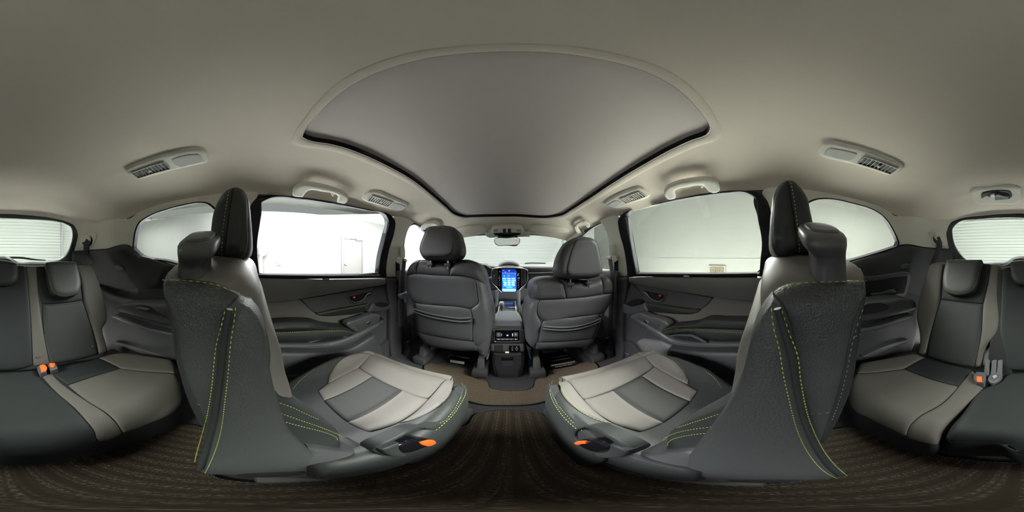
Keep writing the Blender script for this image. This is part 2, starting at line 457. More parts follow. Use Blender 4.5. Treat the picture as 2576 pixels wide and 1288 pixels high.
def glass(name, tint, gl=.06):
    m = bpy.data.materials.new(name); m.use_nodes = True; nt = m.node_tree
    for n in list(nt.nodes): nt.nodes.remove(n)
    o = nt.nodes.new('ShaderNodeOutputMaterial'); t = nt.nodes.new('ShaderNodeBsdfTransparent'); g = nt.nodes.new('ShaderNodeBsdfGlossy')
    t.inputs[0].default_value = (*tint, 1); g.inputs['Roughness'].default_value = .02
    fr = nt.nodes.new('ShaderNodeFresnel'); fr.inputs[0].default_value = 1.3
    mx = nt.nodes.new('ShaderNodeMixShader'); nt.links.new(fr.outputs[0], mx.inputs[0])
    nt.links.new(t.outputs[0], mx.inputs[1]); nt.links.new(g.outputs[0], mx.inputs[2]); nt.links.new(mx.outputs[0], o.inputs[0])
    return m
M['glass'] = glass('clear_glass', (.97, 1, .98)); M['glass_r'] = glass('lightly_tinted_glass', (.93, .98, .93))
def emit(name, col, s): return mat(name, (0, 0, 0), .4, emis=(col, s))
# ------------------------------------------------------------------ the car's perimeter above the belt line
class Wall:
    def __init__(s):
        base = [(.60, 2.0, .2), (.655, 1.6, .24), (.695, 1.2, .24), (.715, .8, .24), (.715, 0, .24), (.715, -.55, .24), (.702, -.8, .25), (.66, -1.0, .3), (.58, -1.13, .34), (.44, -1.20, .38), (.2, -1.235, .4), (0, -1.24, .4)]
        pts = [(-x, y, t) for x, y, t in base]+[(x, y, t) for x, y, t in base[::-1][1:]]
        Q = catm(np.array(pts), False, .012, 180)
        s.Q = Q; s.S = np.r_[0, np.cumsum(np.linalg.norm(np.diff(Q[:, :2], axis=0), axis=1))]
        T = np.gradient(Q[:, :2], axis=0); T /= np.linalg.norm(T, axis=1)[:, None]
        n = np.c_[-T[:, 1], T[:, 0]]; s.n2 = n/np.linalg.norm(n, axis=1)[:, None]
        if s.n2[0, 0] < 0: s.n2 = -s.n2
        for k in range(6): s.n2[1:-1] = (s.n2[:-2]+s.n2[1:-1]*2+s.n2[2:])/4
    def at(s, z): return s.Q[:, :2]+s.n2*(s.Q[:, 2]*(z-.8))[:, None]
    def hit(s, px, py):
        d = ray(px, py); dh = d[:2]/np.linalg.norm(d[:2]); sl = d[2]/np.linalg.norm(d[:2]); z = .8
        for _ in range(14):
            A = s.at(z)-CAM[:2]; cr = A[:, 0]*dh[1]-A[:, 1]*dh[0]; dt = A.dot(dh)
            ix = np.where((cr[:-1]*cr[1:] <= 0) & (dt[:-1] > 0))[0]
            if not len(ix):
                i = int(np.argmin(np.where(dt > 0, abs(cr), 9))); dist = dt[i]; ss = s.S[i]
            else:
                i = ix[0]; u = cr[i]/(cr[i]-cr[i+1]+1e-15); dist = dt[i]*(1-u)+dt[i+1]*u; ss = s.S[i]*(1-u)+s.S[i+1]*u
            z = z*.3+.7*(.8+dist*sl)
        return (ss, z)
    def P(s, ab, off=0.):
        ab = np.atleast_2d(ab); S = np.clip(ab[:, 0], 0, s.S[-1])
        q = np.c_[[np.interp(S, s.S, s.Q[:, k]) for k in range(3)]].T; n = np.c_[[np.interp(S, s.S, s.n2[:, k]) for k in range(2)]].T
        xy = q[:, :2]+n*(q[:, 2]*(ab[:, 1]-.8)+off)[:, None]
        return np.c_[xy, ab[:, 1]]
    def N(s, ab):
        ab = np.atleast_2d(ab); S = np.clip(ab[:, 0], 0, s.S[-1]); n = np.c_[[np.interp(S, s.S, s.n2[:, k]) for k in range(2)]].T
        t = np.interp(S, s.S, s.Q[:, 2]); v = np.c_[n, -t]; return v/np.linalg.norm(v, axis=1)[:, None]
    def sat(s, x, y):
        i = int(np.argmin((s.Q[:, 0]-x)**2+(s.Q[:, 1]-y)**2)); return s.S[i]
WALL = Wall()
_cy = [-1.3, -1.06, -.9, -.6, -.3, 0, .3, .9, 1.25, 1.45, 1.6, 1.8]; _cz = [1.08, 1.13, 1.175, 1.212, 1.222, 1.222, 1.205, 1.155, 1.12, 1.072, 1.02, .93]
_ey = [-1.3, -1.0, -.75, -.5, 0, .9, 1.3, 1.6, 1.8]; _ez = [.90, .96, 1.0, 1.03, 1.04, 1.035, 1.0, .93, .85]
def Hc(x, y):
    c = np.interp(y, _cy, _cz); e = np.interp(y, _ey, _ez); s_ = np.clip(abs(x)/.675, 0, 1)
    k = (1-np.clip(s_, 0, 1)**3.0)**(1/1.5)
    return -(e+(c-e)*k)
CEIL = Surf((0, 0, 0), (1, 0, 0), (0, -1, 0), (0, 0, -1), lambda a, b: Hc(a, -b))
# --- outlines of the openings
GL_L = K('W2', (75,385),(180,338),(500,352),(900,412),(1200,468),(1412,528),(1437,580),(1400,760),(1345,1000),(1330,1165),(700,1172),(52,1168),(45,1100),(30,830),(60,600),(75,450))
GL_R = K('W4', (525,1148),(480,900),(430,650),(400,540),(440,495),(800,395),(1200,320),(1500,285),(1700,282),(1790,325),(1830,550),(1875,830),(1860,1000),(1848,1152),(1200,1158))
SE_L = [(640,505),(650,497),(661,494)]+K('W2', (400,327),(900,398),(1300,475),(1462,522),(1510,590),(1500,700),(1441,900),(1412,1100),(1421,1205))+[(820,703),(640,701),(636,640)]
SE_R = K('W4', (437,1185),(400,900),(340,650),(334,580),(372,518),(600,440),(1000,335),(1400,272),(1700,260),(1800,272),(1900,345),(1950,480),(1966,600))+[(1942,640),(1940,697),(1760,697)]
FW_L = [(1014,700),(1015.5,640),(1022,592),(1031,570),(1038,566),(1073,587),(1108,618),(1128,650),(1138,672),(1110,684),(1080,692)]
FW_R = K('W4', (235,1150),(238,950),(214,760),(175,650),(145,610),(60,650))+[(1468,592),(1448,618),(1436,650),(1432,664),(1450,684)]
QG_L = K('W1', (203,1020),(208,960),(222,870),(255,793),(330,738),(480,678),(650,633),(800,612),(860,620),(920,665),(1000,760),(1060,900),(1080,1100),(1060,1240),(900,1225),(520,1135),(240,1062))
QG_R = K('W5', (250,640),(290,617),(330,603),(380,596),(450,598),(650,637),(800,682),(900,740),(1000,880),(1042,975),(1030,1008),(870,1060),(660,1122),(300,1205),(230,1190),(210,900))
RG = K('W5', (1640,1130),(1560,1040),(1530,960),(1520,860),(1570,808),(1750,780),(2144,768))+K('R1', (0,330),(500,350),(960,393),(1080,425),(1150,480),(1168,560),(1140,760),(1090,890),(1000,980),(800,1045),(500,1057),(290,1055),(180,990),(110,962))+K('W5', (2144,1108),(2060,1117),(1990,1158),(1900,1164),(1700,1158))
RSE = K('W5', (1555,1200),(1510,1100),(1478,980),(1468,880),(1498,810),(1560,775),(1800,740),(2144,722))+K('R1', (0,248),(500,275),(850,320),(1100,382),(1210,450),(1258,560),(1235,720),(1190,880),(1150,1060),(1100,1150),(600,1180),(0,1160))+K('W5', (2144,1240),(1800,1230))
def grow(px, k):
    ab = np.array([WALL.hit(*p) for p in px]); c = ab.mean(0); return c+(ab-c)*k
def wabs(px): return [WALL.hit(*p) for p in px]
s0, s1 = WALL.sat(-.645, 1.66), WALL.sat(.645, 1.66)
shell, _ = pad('trim_1', WALL, ab=[(s0, .60), (s1, .60), (s1, 1.09), (s1*.5, 1.16), (s0, 1.09)], mat=M['rubber'], off=-.022, thick=.004, s=.02, fil=0, spline=False,
               holes=[GL_L, GL_R, FW_L, FW_R, QG_L, QG_R, RG], holefil=.012)
struct(shell)
for i, (g, m_) in enumerate([(GL_L, 'glass'), (GL_R, 'glass_r'), (FW_L, 'glass'), (FW_R, 'glass_r'), (QG_L, 'glass_r'), (QG_R, 'glass_r'), (RG, 'glass_r')]):
    ab = np.array(wabs(g)); c = ab.mean(0); ab = c+(ab-c)*1.035
    o, _ = pad('window_%d' % (i+1), WALL, ab=ab, mat=M[m_], off=-.034, thick=0, s=.03); struct(o)
# headliner with the sunroof opening
SR = [(760,345),(768,325),(800,288),(850,240),(920,196),(1000,166),(1100,143),(1200,133),(1288,130),(1400,134),(1500,148),(1600,172),(1680,208),(1740,256),(1775,300),(1787,322),(1782,336),(1740,352),(1690,375),(1640,402),(1580,437),(1520,475),(1470,508),(1435,530),(1412,543),(1390,547),(1288,545),(1170,548),(1148,542),(1120,520),(1080,486),(1030,448),(970,415),(900,383),(830,362),(780,354)]
hl, _ = pad('ceiling', CEIL, ab=[(-.64,-1.62),(.64,-1.62),(.652,-1.2),(.658,-.8),(.658,.4),(.668,.7),(.66,1.0),(.56,1.16),(0,1.2),(-.56,1.16),(-.66,1.0),(-.668,.7),(-.658,.4),(-.658,-.8),(-.652,-1.2)], mat=M['headliner'], thick=0, s=.02, fil=.02, spline=False, holes=[SR], holefil=.015, sharp=80,
            edge=0)
struct(hl)
ab = np.array([CEIL.hit(*p) for p in SR]); c = ab.mean(0)
sr = thing('sunroof', 'large grey fabric sunroof shade set into the pale headliner', 'sunroof', (0, .7, 1.15))
pad('sunshade', CEIL, ab=c+(ab-c)*1.04, mat=M['shade'], parent=sr, off=-.02, thick=.004, s=.03, sharp=80)
pad('seal', CEIL, ab=c+(ab-c)*1.012, mat=M['rubber'], parent=sr, off=-.004, thick=.016, s=.02, holes=[{'ab': c+(ab-c)*.994}], fil=.01)
pad('opening_lip', CEIL, ab=c+(ab-c)*1.075, mat=M['headliner'], parent=sr, off=.0, puff=.004, r=.02, thick=.006, s=.02, holes=[{'ab': c+(ab-c)*1.008}], fil=.012)
# pillar and window trims
def tr(k, px, m_, **kw):
    o, P = pad('trim_%d' % k, WALL, px=px, mat=M[m_], **dict(dict(off=.004, edge=.006, thick=.03), **kw)); struct(o); return o
tr(2, K('W2', (1421,1190),(1445,900),(1500,700),(1512,600),(1490,552),(1520,538),(1580,540),(1725,603),(1680,640),(1640,720),(1610,850),(1603,980),(1603,1192)), 'cream', off=.006)
tr(3, K('W4', (437,1172),(400,900),(345,700),(328,620),(332,545),(290,522),(120,590),(170,640),(215,760),(240,950),(238,1180),(350,1186)), 'cream2', off=.006)
tr(4, K('W5', (200,490),(300,508),(400,528),(600,565),(800,630),(950,690),(1028,745),(1100,744),(1150,742),(1260,750),(1350,770),(1410,758),(1440,745),(1520,720),(1700,686),(1900,668),(2144,660))+K('R1', (0,130),(400,140),(800,180),(1100,240),(1330,312),(1500,365),(1640,360))+[(2576+236,559),(2576+280,550),(2576+327,549)]+[(2576+x,y) for x, y in [(350,533),(392,516),(448,499),(503,492),(560,484),(625,480),(652,484),(645,500),(636,560),(634,640),(640,700),(560,702),(425,664),(337,634),(335,624),(260,627),(183,632)]]
   +K('R1', (1185,880),(1150,1100),(600,1180),(0,1180))+K('W5', (2144,1240),(1800,1235),(1560,1210))+[(2391,650),(2391,627),(2333,623),(2259,619),(2240,628),(2150,660),(2030,700),(1942,700),(1938,600),(1934,520),(1915,484),(1925,474),(1950,470)],
   'cream2', off=.0, fil=.006, holes=[{'ab': grow(QG_L, 1.022)}, {'ab': grow(QG_R, 1.022)}, RSE], s=.015)
o, _ = pad('trim_5', WALL, px=RSE, mat=M['smooth'], off=-.004, puff=.0, edge=.012, thick=.03, holes=[RG], fil=.008); struct(o)
for k, q in ((6, QG_L), (7, QG_R)):
    ab = np.array(wabs(q)); c = ab.mean(0)
    o, _ = pad('trim_%d' % k, WALL, ab=c+(ab-c)*1.045, mat=M['rubber'], off=.002, edge=.002, thick=.03, holes=[{'ab': ab}], fil=.006, s=.01); struct(o)
# A pillars and windscreen
for sg in (-1, 1):
    o = tube('trim_%d' % (8 if sg < 0 else 9), [(sg*.655,1.30,1.03),(sg*.645,1.45,1.0),(sg*.62,1.7,.88),(sg*.60,2.0,.70),(sg*.6,2.1,.6)], .035, M['cream2'], flat=(1.1,.8), up=(0,-.5,1)); struct(o)
wsS = Surf((0, 1.56, 1.04), (1, 0, 0), (0, -.62, .38), (0, -1, -1))
o, _ = pad('window_8', wsS, ab=[(-.6,0),(.6,0),(.66,-.4),(.66,-.78),(-.66,-.78),(-.66,-.4)], mat=M['glass'], thick=0, s=.05, spline=False); struct(o)
o = box('trim_10', (0,1.545,1.045), (1.16,.04,.05), M['headliner'], bev=.015); struct(o)
# front door frames (black) and front door panels seen between the seats
for k, g in ((11, FW_L), (12, FW_R)):
    ab = np.array(wabs(g)); c = ab.mean(0)
    o, _ = pad('trim_%d' % k, WALL, ab=c+(ab-c)*1.04, mat=M['rubber'], off=.001, edge=.002, thick=.02, holes=[{'ab': ab}], fil=.006, s=.015); struct(o)
# ------------------------------------------------------------------ floor and the photo booth outside
o = box('floor', (0, .45, -.012), (1.5, 3.2, .024), M['carpet'], bev=.0); struct(o)
o = box('floor_ground', (0, 0, -.5), (14, 16, .05), mat('white_epoxy', (.8, .82, .8), .5), bev=0); o.name = 'floor_1'; struct(o)
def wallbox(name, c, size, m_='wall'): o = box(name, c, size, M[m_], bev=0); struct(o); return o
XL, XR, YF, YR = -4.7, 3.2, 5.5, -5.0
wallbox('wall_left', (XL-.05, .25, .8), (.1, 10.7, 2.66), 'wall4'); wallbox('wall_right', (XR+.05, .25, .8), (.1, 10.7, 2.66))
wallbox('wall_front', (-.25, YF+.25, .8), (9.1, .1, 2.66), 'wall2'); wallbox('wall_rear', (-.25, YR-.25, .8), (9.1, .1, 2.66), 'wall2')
# soffit ring and the luminous ceiling recess
sof = Surf((0, 0, 2.1), (1, 0, 0), (0, 1, 0), (0, 0, -1))
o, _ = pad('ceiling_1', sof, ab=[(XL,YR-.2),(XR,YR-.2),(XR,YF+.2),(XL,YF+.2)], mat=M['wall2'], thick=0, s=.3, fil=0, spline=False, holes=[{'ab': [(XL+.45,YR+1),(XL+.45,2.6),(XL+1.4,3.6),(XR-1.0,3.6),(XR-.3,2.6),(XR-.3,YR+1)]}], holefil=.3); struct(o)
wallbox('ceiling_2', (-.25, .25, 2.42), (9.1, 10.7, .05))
lbx = box('ceiling_light_panel', (-.25, -.2, 2.36), (6.4, 6.0, .03), emit('light_panel', (1, 1, .97), .9), bev=0); tag(lbx, 'wide white luminous panel above the booth', 'ceiling light')
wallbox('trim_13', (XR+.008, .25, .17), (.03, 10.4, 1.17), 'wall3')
# roller shutters, slats one joined surface each
def shutter(name, y, x0, x1, sg, label, pitch):
    t = thing(name, label, 'shutter', ((x0+x1)/2, y, -.45))
    V, F = [], []; z = -.45; n = 0
    while z < 1.95:
        for a, b, c, d in ((z+.004, 0, z+pitch-.003, .0),):
            b0 = len(V)
            prof = [(z, -.006), (z+.003, 0), (z+pitch*.5, .0025), (z+pitch-.003, 0), (z+pitch, -.006)]
            for (zz, dy) in prof: V += [(x0, y-sg*dy, zz), (x1, y-sg*dy, zz)]
            for k in range(4): F.append((b0+2*k, b0+2*k+1, b0+2*k+3, b0+2*k+2))
        z += pitch
    link('slat', V, F, M['shut'], t, 30, 'stuff')
    V, F = [], []; z = -.45
    while z < 1.95:
        b0 = len(V); V += [(x0, y-sg*.004, z-.006), (x1, y-sg*.004, z-.006), (x1, y-sg*.004, z+.005), (x0, y-sg*.004, z+.005)]; F.append((b0, b0+1, b0+2, b0+3)); z += pitch
    link('joint_line', V, F, M['joint'], t, 30, 'stuff')
    for x in (x0, x1): box('guide_rail', (x, y-sg*.02, .75), (.06, .08, 2.4), M['steel'] if sg < 0 else M['joint'], t, bev=.004)
    return t
shutter('roller_shutter', YF, -2.2, 1.86, 1, 'pale grey slatted roller shutter ahead of the windscreen', .05)
shutter('roller_shutter', YR, -2.02, 2.4, -1, 'pale grey slatted roller shutter behind the rear window', .1)
# booth door and fittings on the left wall
LW = Surf((XL, 0, 0), (0, 1, 0), (0, 0, 1), (1, 0, 0))
RW = Surf((XR, 0, 0), (0, 1, 0), (0, 0, 1), (-1, 0, 0))
t = thing('booth_door', 'closed white door with closer arm in the far wall, through the left window', 'door', (XL, 3.1, -.45))
a0 = LW.hit(858, 593); a1 = LW.hit(913, 593); y0, y1, zt = a0[0], a1[0], a0[1]
pad('door_frame', LW, ab=[(y0,-.45),(y0,zt),(y1,zt),(y1,-.45)], mat=M['bframe'], parent=t, off=.03, edge=.008, thick=.03, fil=0, spline=False, s=.06, holes=[{'ab': [(y0+.09,-.44),(y0+.09,zt-.10),(y1-.06,zt-.10),(y1-.06,-.44)]}])
pad('door_leaf', LW, ab=[(y0+.1,-.44),(y0+.1,zt-.11),(y1-.07,zt-.11),(y1-.07,-.44)], mat=M['bdoor'], parent=t, off=.015, edge=.004, thick=.01, fil=0, spline=False, s=.1)
def lw(px, py, off): return LW.P(LW.hit(px, py), off)[0]
tube('closer_arm', [lw(880,600.5,.05), lw(890,601,.08), lw(896,599,.1)], .012, M['steel'], t, spline=0); tube('closer_body', [lw(893,604.5,.06), lw(909,604.5,.06)], .022, M['steel'], t, spline=0)
h_ = tube('door_handle', [lw(866,664.5,.02), lw(866,664.5,.07), lw(871,664.8,.07)], .012, M['steel'], t, spline=0)
o, _ = pad('wall_outlet', LW, px=K('W2', (245,1022),(285,1022),(285,1063),(245,1063)), mat=mat('olive_box', (.14,.13,.08), .5), off=.04, edge=.006, thick=.04, spline=False, fil=.004); tag(o, 'small dark square outlet box on the bright white wall', 'outlet')
t = thing('wall_mirror', 'round convex mirror on the white wall, cut by the left window frame', 'mirror', lw(660, 632, 0))
c = lw(659, 632, .12)
loft('mirror_dome', [[c+np.array([.10*cos(k)*1.0, .16*sin(k)*cos(u), .16*sin(k)*sin(u)]) for u in np.linspace(0, 2*pi, 24, endpoint=False)] for k in (pi/2, 1.2, .9, .5, .15)], M['steel'], t)
tube('bracket', [lw(659,632,0), lw(659,632,.12)], .02, M['steel'], t, spline=0)
o = tube('post', [lw(656,640,.1), lw(656.5,720,.1)], .05, mat('yellowish_post', (.75,.72,.55), .5), spline=0); tag(o, 'slim pale post under the round mirror by the wall', 'post')
t = thing('wall_vent', 'square louvred vent low in the right-hand wall', 'vent', (XR, 1.5, .5))
v4 = [RW.hit(*p) for p in K('W4', (1318,1078),(1470,1080),(1470,1200),(1318,1200))]; ya, yb = min(p[0] for p in v4), max(p[0] for p in v4); zb, za = min(p[1] for p in v4), max(p[1] for p in v4)
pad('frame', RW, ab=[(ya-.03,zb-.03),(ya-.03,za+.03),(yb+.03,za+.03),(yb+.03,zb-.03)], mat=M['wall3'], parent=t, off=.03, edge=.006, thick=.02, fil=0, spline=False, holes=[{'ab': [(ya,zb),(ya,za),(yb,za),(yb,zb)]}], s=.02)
for k in range(9):
    z = zb+(za-zb)*(k+.5)/9; box('slat', (XR-.03, (ya+yb)/2, z), (.02, yb-ya, (za-zb)/9*.75), mat('vent_slat', (.10,.09,.06), .5) if k == 0 else bpy.data.materials['vent_slat'], t, bev=.003, rot=(0,.5,0))
for k in (1, 2): box('mullion', (XR-.045, ya+(yb-ya)*k/3, (za+zb)/2), (.012, .012, za-zb), bpy.data.materials['vent_slat'], t, bev=.002)
wp = LW.P(LW.hit(387, 552), .12)[0]
t = thing('wall_spotlight', 'tiny clear fixture high on the wall behind the left quarter window', 'lamp', wp)
loft('lamp_head', [[wp+np.array([dx, .05*r_*cos(u), .05*r_*sin(u)]) for u in np.linspace(0, 2*pi, 14, endpoint=False)] for dx, r_ in ((0,.5),(.03,.9),(.06,1),(.07,.9))], M['joint'], t)
tube('bracket', [wp-np.array([.12,.05,.03]), wp], .015, M['joint'], t, spline=0)
# ------------------------------------------------------------------ rear doors
def door(sd, S, n_side, name, label, d):
    sg = -1 if sd == 'L' else 1
    t = thing(name, label, 'car door', (sg*.70, .4, .2))
    D = Surf((sg*.70, 0, 0), (0, 1, 0), (-.10*sg, 0, 1), (-sg, 0, 0), None)
    D.o = np.array([sg*.708, 0, .70]); F_ = (lambda px: [D.hit(*p) for p in px])
    d['upper'] = [(x, y+4 if y < 702 else y) for x, y in d['upper']]; d['body'] = [(x, y+5 if y < 702 else y) for x, y in d['body']]
    pad('door_panel', D, px=d['body'], mat=M['plastic'], parent=t, off=-.012, edge=.02, thick=.03)
    pad('upper_panel', D, px=d['upper'], mat=M['plastic2'], parent=t, off=.012, puff=.010, r=.05, edge=.006, thick=.03)
    pad('light_insert', D, px=d['insert'], mat=M['insert'], parent=t, off=.002, puff=.006, r=.03, thick=.02, label='lighter grey leather insert')
    pad('trim_board', D, px=d['board'], mat=M['smooth'], parent=t, off=.006, puff=.002, r=.01, thick=.02)
    pad('stitched_strip', D, px=d['strip'], mat=M['dark'], parent=t, off=.012, puff=.006, r=.012, thick=.02)
    for q in d['stl']: stitch(D, q, M['green'], t, off=.0195, L=.006, gap=.003, w=.0009)
    pad('pull_pocket', D, px=d['corner'], mat=M['plastic'], parent=t, off=.004, puff=.003, r=.01, thick=.02)
    o, _ = pad('pocket_rim', D, px=d['prim'], mat=M['smooth'], parent=t, off=.022, puff=.01, r=.02, thick=.03)
    pad('pocket_shade', D, px=d['phol'], mat=M['shade_ink'], parent=o, off=.034, thick=.004, edge=.002)  # flat near-black patch painted as the pocket's shade
    hb, _ = pad('handle_bezel', D, px=d['bez'], mat=M['plastic'], parent=t, off=.010, puff=.003, r=.005, thick=.02)
    bz = np.array(F_(d['bez'])); c = bz.mean(0)
    pad('handle_shade', D, ab=c+(bz-c)*.82, mat=M['shade_ink'], parent=hb, off=.0135, thick=.002)  # near-black patch for the shade behind the lever
    lv = D.P(np.array(F_(d['lever'])), .024); tube('door_handle', lv, [.007]+[.0055]*(len(lv)-2)+[.003], M['chrome'], t, flat=(.5,1.1), up=(0,0,1), label='chrome handle')
    p = D.P(D.hit(*d['lock']), .02)[0]; box('lock_button', p, (.012,.008,.011), M['orange'], t, bev=.002, label='orange lock button')
    # armrest with its rail, pad and switch plate, standing proud of the door
    A = Surf((sg*.66, 0, .5), (0, 1, 0), (0, 0, 1), (-sg, 0, 0))
    pad('armrest_rail', A, px=d['rail'], mat=M['smooth'], parent=t, off=.0, puff=.02, r=.03, thick=.05)
    pad('armrest_front', A, px=d['afront'], mat=M['dark'], parent=t, off=.012, puff=.014, r=.03, thick=.05)
    pad('armrest_pad', A, px=d['atop'], mat=M['dark'], parent=t, off=.010, puff=.022, r=.03, thick=.06)
    for q in d['sta']: stitch(A, q, M['green'], t, off=.030, L=.006, gap=.003, w=.0009)
    o, _ = pad('pull_recess', A, px=d['pull'], mat=M['plastic'], parent=t, off=.022, puff=.003, r=.006, thick=.01)
    pl = np.array([A.hit(*p) for p in d['pull']]); c = pl.mean(0); pad('recess_shade', A, ab=c+(pl-c)*[.75,.6], mat=M['shade_ink'], parent=o, off=.0265, thick=.001)  # painted shade laid over the pull recess
    sb, _ = pad('switch_bezel', A, px=d['sbez'], mat=M['smooth'], parent=t, off=.020, puff=.008, r=.014, thick=.04)
    pad('switch_plate', A, px=d['spl'], mat=M['plastic'], parent=sb, off=.0285, puff=.003, r=.008, thick=.004)
    p = A.P(A.hit(*d['sw']), .034)[0]; box('window_switch', p, (.008,.03,.018), M['chrome'], sb, bev=.004, rot=(.3,0,0), label='chrome window switch')
    # lower door: speaker corner and map pocket
    pad('lower_panel', D, px=d['low'], mat=M['plastic'], parent=t, off=.035, puff=.02, r=.05, thick=.06)
    pad('map_pocket', D, px=d['pock'], mat=M['plastic2'], parent=t, off=.012, puff=.02, r=.06, thick=.03)
    sp, _ = pad('speaker_grille', D, px=d['spk'], mat=M['fabric'], parent=t, off=.030, puff=.004, r=.01, thick=.02)
    if 'badge' in d:
        p = D.P(D.hit(*d['badge']), .038)[0]; box('speaker_badge', p, (.002,.045,.007), M['silver'], sp, bev=.001, rot=(-.08,0,0))
        text('badge_lettering', 'harman/kardon', p+np.array([-sg*.0014,0,0]), .0062, (0,-1,-.08), (0,0,1), M['shade_ink'], sp)
    # sill, glass run and shade hook
    a = D.P(np.array(F_(d['sill'])), .004); tube('window_seal', a, .009, M['rubber'], t, up=(0,0,1))
    p = D.P(D.hit(*d['hook']), .012)[0]; hk = box('shade_hook', p, (.018,.03,.006), M['plastic2'], t, bev=.002)
    pad('window_frame', WALL, px=SE_L if sd == 'L' else SE_R, mat=M['rubber'], parent=t, off=.009, puff=.004, r=.008, edge=0, thick=.03, holes=[GL_L if sd == 'L' else GL_R], fil=.008, s=.012)
    g = GL_L if sd == 'L' else GL_R
    for nm, q in (('division_bar', d['bar']), ('rear_sash', d['sash'])):
        pad(nm, WALL, px=q, mat=M['rubber'] if nm == 'rear_sash' else M['smooth'], parent=t, off=.003, puff=.004, r=.006, thick=.02, s=.008)
    return t
dL = dict(
 body=K('D6', (1560,20),(1580,200),(1602,400),(1640,600),(1700,950))+[(1010,935),(940,965),(800,1000),(690,960),(600,1000),(560,900),(560,800),(600,696),(820,697)],
 upper=K('D6', (1562,28),(1562,122),(1300,165),(1000,215),(700,262),(480,300),(105,345))+[(640,768),(600,770),(600,697),(655,695),(820,698)],
 insert=K('D6', (0,360),(105,347),(330,320),(535,298),(620,370),(690,440),(750,478),(820,492),(1000,490),(1100,488),(1330,462),(1250,475),(1090,555),(1100,632),(1000,618),(850,605),(720,568),(560,558),(400,560),(170,578),(0,590)),
 board=K('D6', (548,296),(800,258),(1100,210),(1440,150),(1390,250),(1340,345),(1100,385),(900,420),(740,455),(690,435),(620,365)),
 strip=K('D6', (720,462),(900,424),(1100,390),(1342,348),(1325,400),(1310,440),(1080,475),(950,488),(830,490),(765,480)),
 stl=[K('D6', (742,458),(900,425),(1100,391),(1335,352)), K('D6', (745,464),(900,436),(1100,402),(1335,366))],
 corner=K('D6', (1562,124),(1575,250),(1600,355),(1500,430),(1322,440),(1345,350),(1395,260),(1450,150)),
 prim=K('D6', (1380,340),(1450,345),(1560,350),(1615,358),(1600,385),(1500,430),(1400,440),(1325,438)),
 phol=K('D6', (1410,335),(1460,320),(1530,325),(1580,350),(1540,370),(1460,372),(1420,358)),
 bez=K('D6', (1095,255),(1260,215),(1430,180),(1400,230),(1350,260),(1290,300),(1200,350),(1150,350),(1115,305)),
 lever=K('D6', (1362,210),(1325,222),(1300,250),(1275,280),(1235,304),(1185,316),(1160,318),(1140,302)), lock=(885.5,745),
 rail=K('D6', (0,830),(300,822),(600,822),(900,800),(1060,760),(1180,712),(1400,610),(1560,545),(1500,505),(1440,468),(1500,490),(1575,535),(1500,600),(1300,740),(1150,830),(1000,870),(800,888),(500,892),(310,884),(0,880)),
 afront=K('D6', (0,680),(215,672),(700,655),(1100,660),(1178,692),(1180,712),(1060,752),(900,790),(700,800),(560,798),(300,800),(0,810)),
 atop=K('D6', (0,590),(170,577),(400,560),(560,558),(700,566),(820,603),(960,618),(1100,632),(1170,665),(1182,692),(1100,662),(900,655),(700,657),(460,664),(215,676),(0,690)),
 sta=[K('D6', (180,664),(400,661),(700,650),(900,649),(1100,656),(1165,680)), K('D6', (180,672),(400,669),(700,659),(900,658),(1100,665),(1160,688))],
 pull=K('D6', (590,800),(700,770),(820,710),(950,705),(1090,715),(1080,735),(1000,765),(900,785),(760,800)),
 sbez=K('D6', (1075,600),(1090,560),(1250,510),(1420,465),(1470,485),(1475,510),(1455,550),(1330,610),(1195,672),(1130,640)),
 spl=K('D6', (1160,585),(1300,530),(1430,490),(1455,505),(1440,530),(1340,585),(1215,645)), sw=(915.6,808),
 low=K('D6', (310,890),(800,892),(1000,875),(1150,835),(1300,745),(1400,690),(1450,780),(1500,900),(1400,1000))+[(850,960),(700,990),(600,1000),(600,880)],
 pock=K('D6', (1180,860),(1270,800),(1360,785),(1430,800),(1480,850),(1440,915),(1300,940),(1100,960),(1050,920)),
 spk=K('D6', (1440,920),(1490,840),(1540,790),(1610,765),(1650,800),(1680,930),(1560,1000)),
 sill=[(645,694),(750,696),(880,696),(955,694.5)], hook=(817,701),
 bar=K('W2', (1437,575),(1460,570),(1470,640),(1440,800),(1400,1000),(1370,1165),(1328,1165),(1352,1000),(1400,780)),
 sash=K('W2', (-20,440),(75,385),(78,500),(62,600),(30,830),(45,1100),(52,1190),(-40,1200),(-60,800)))
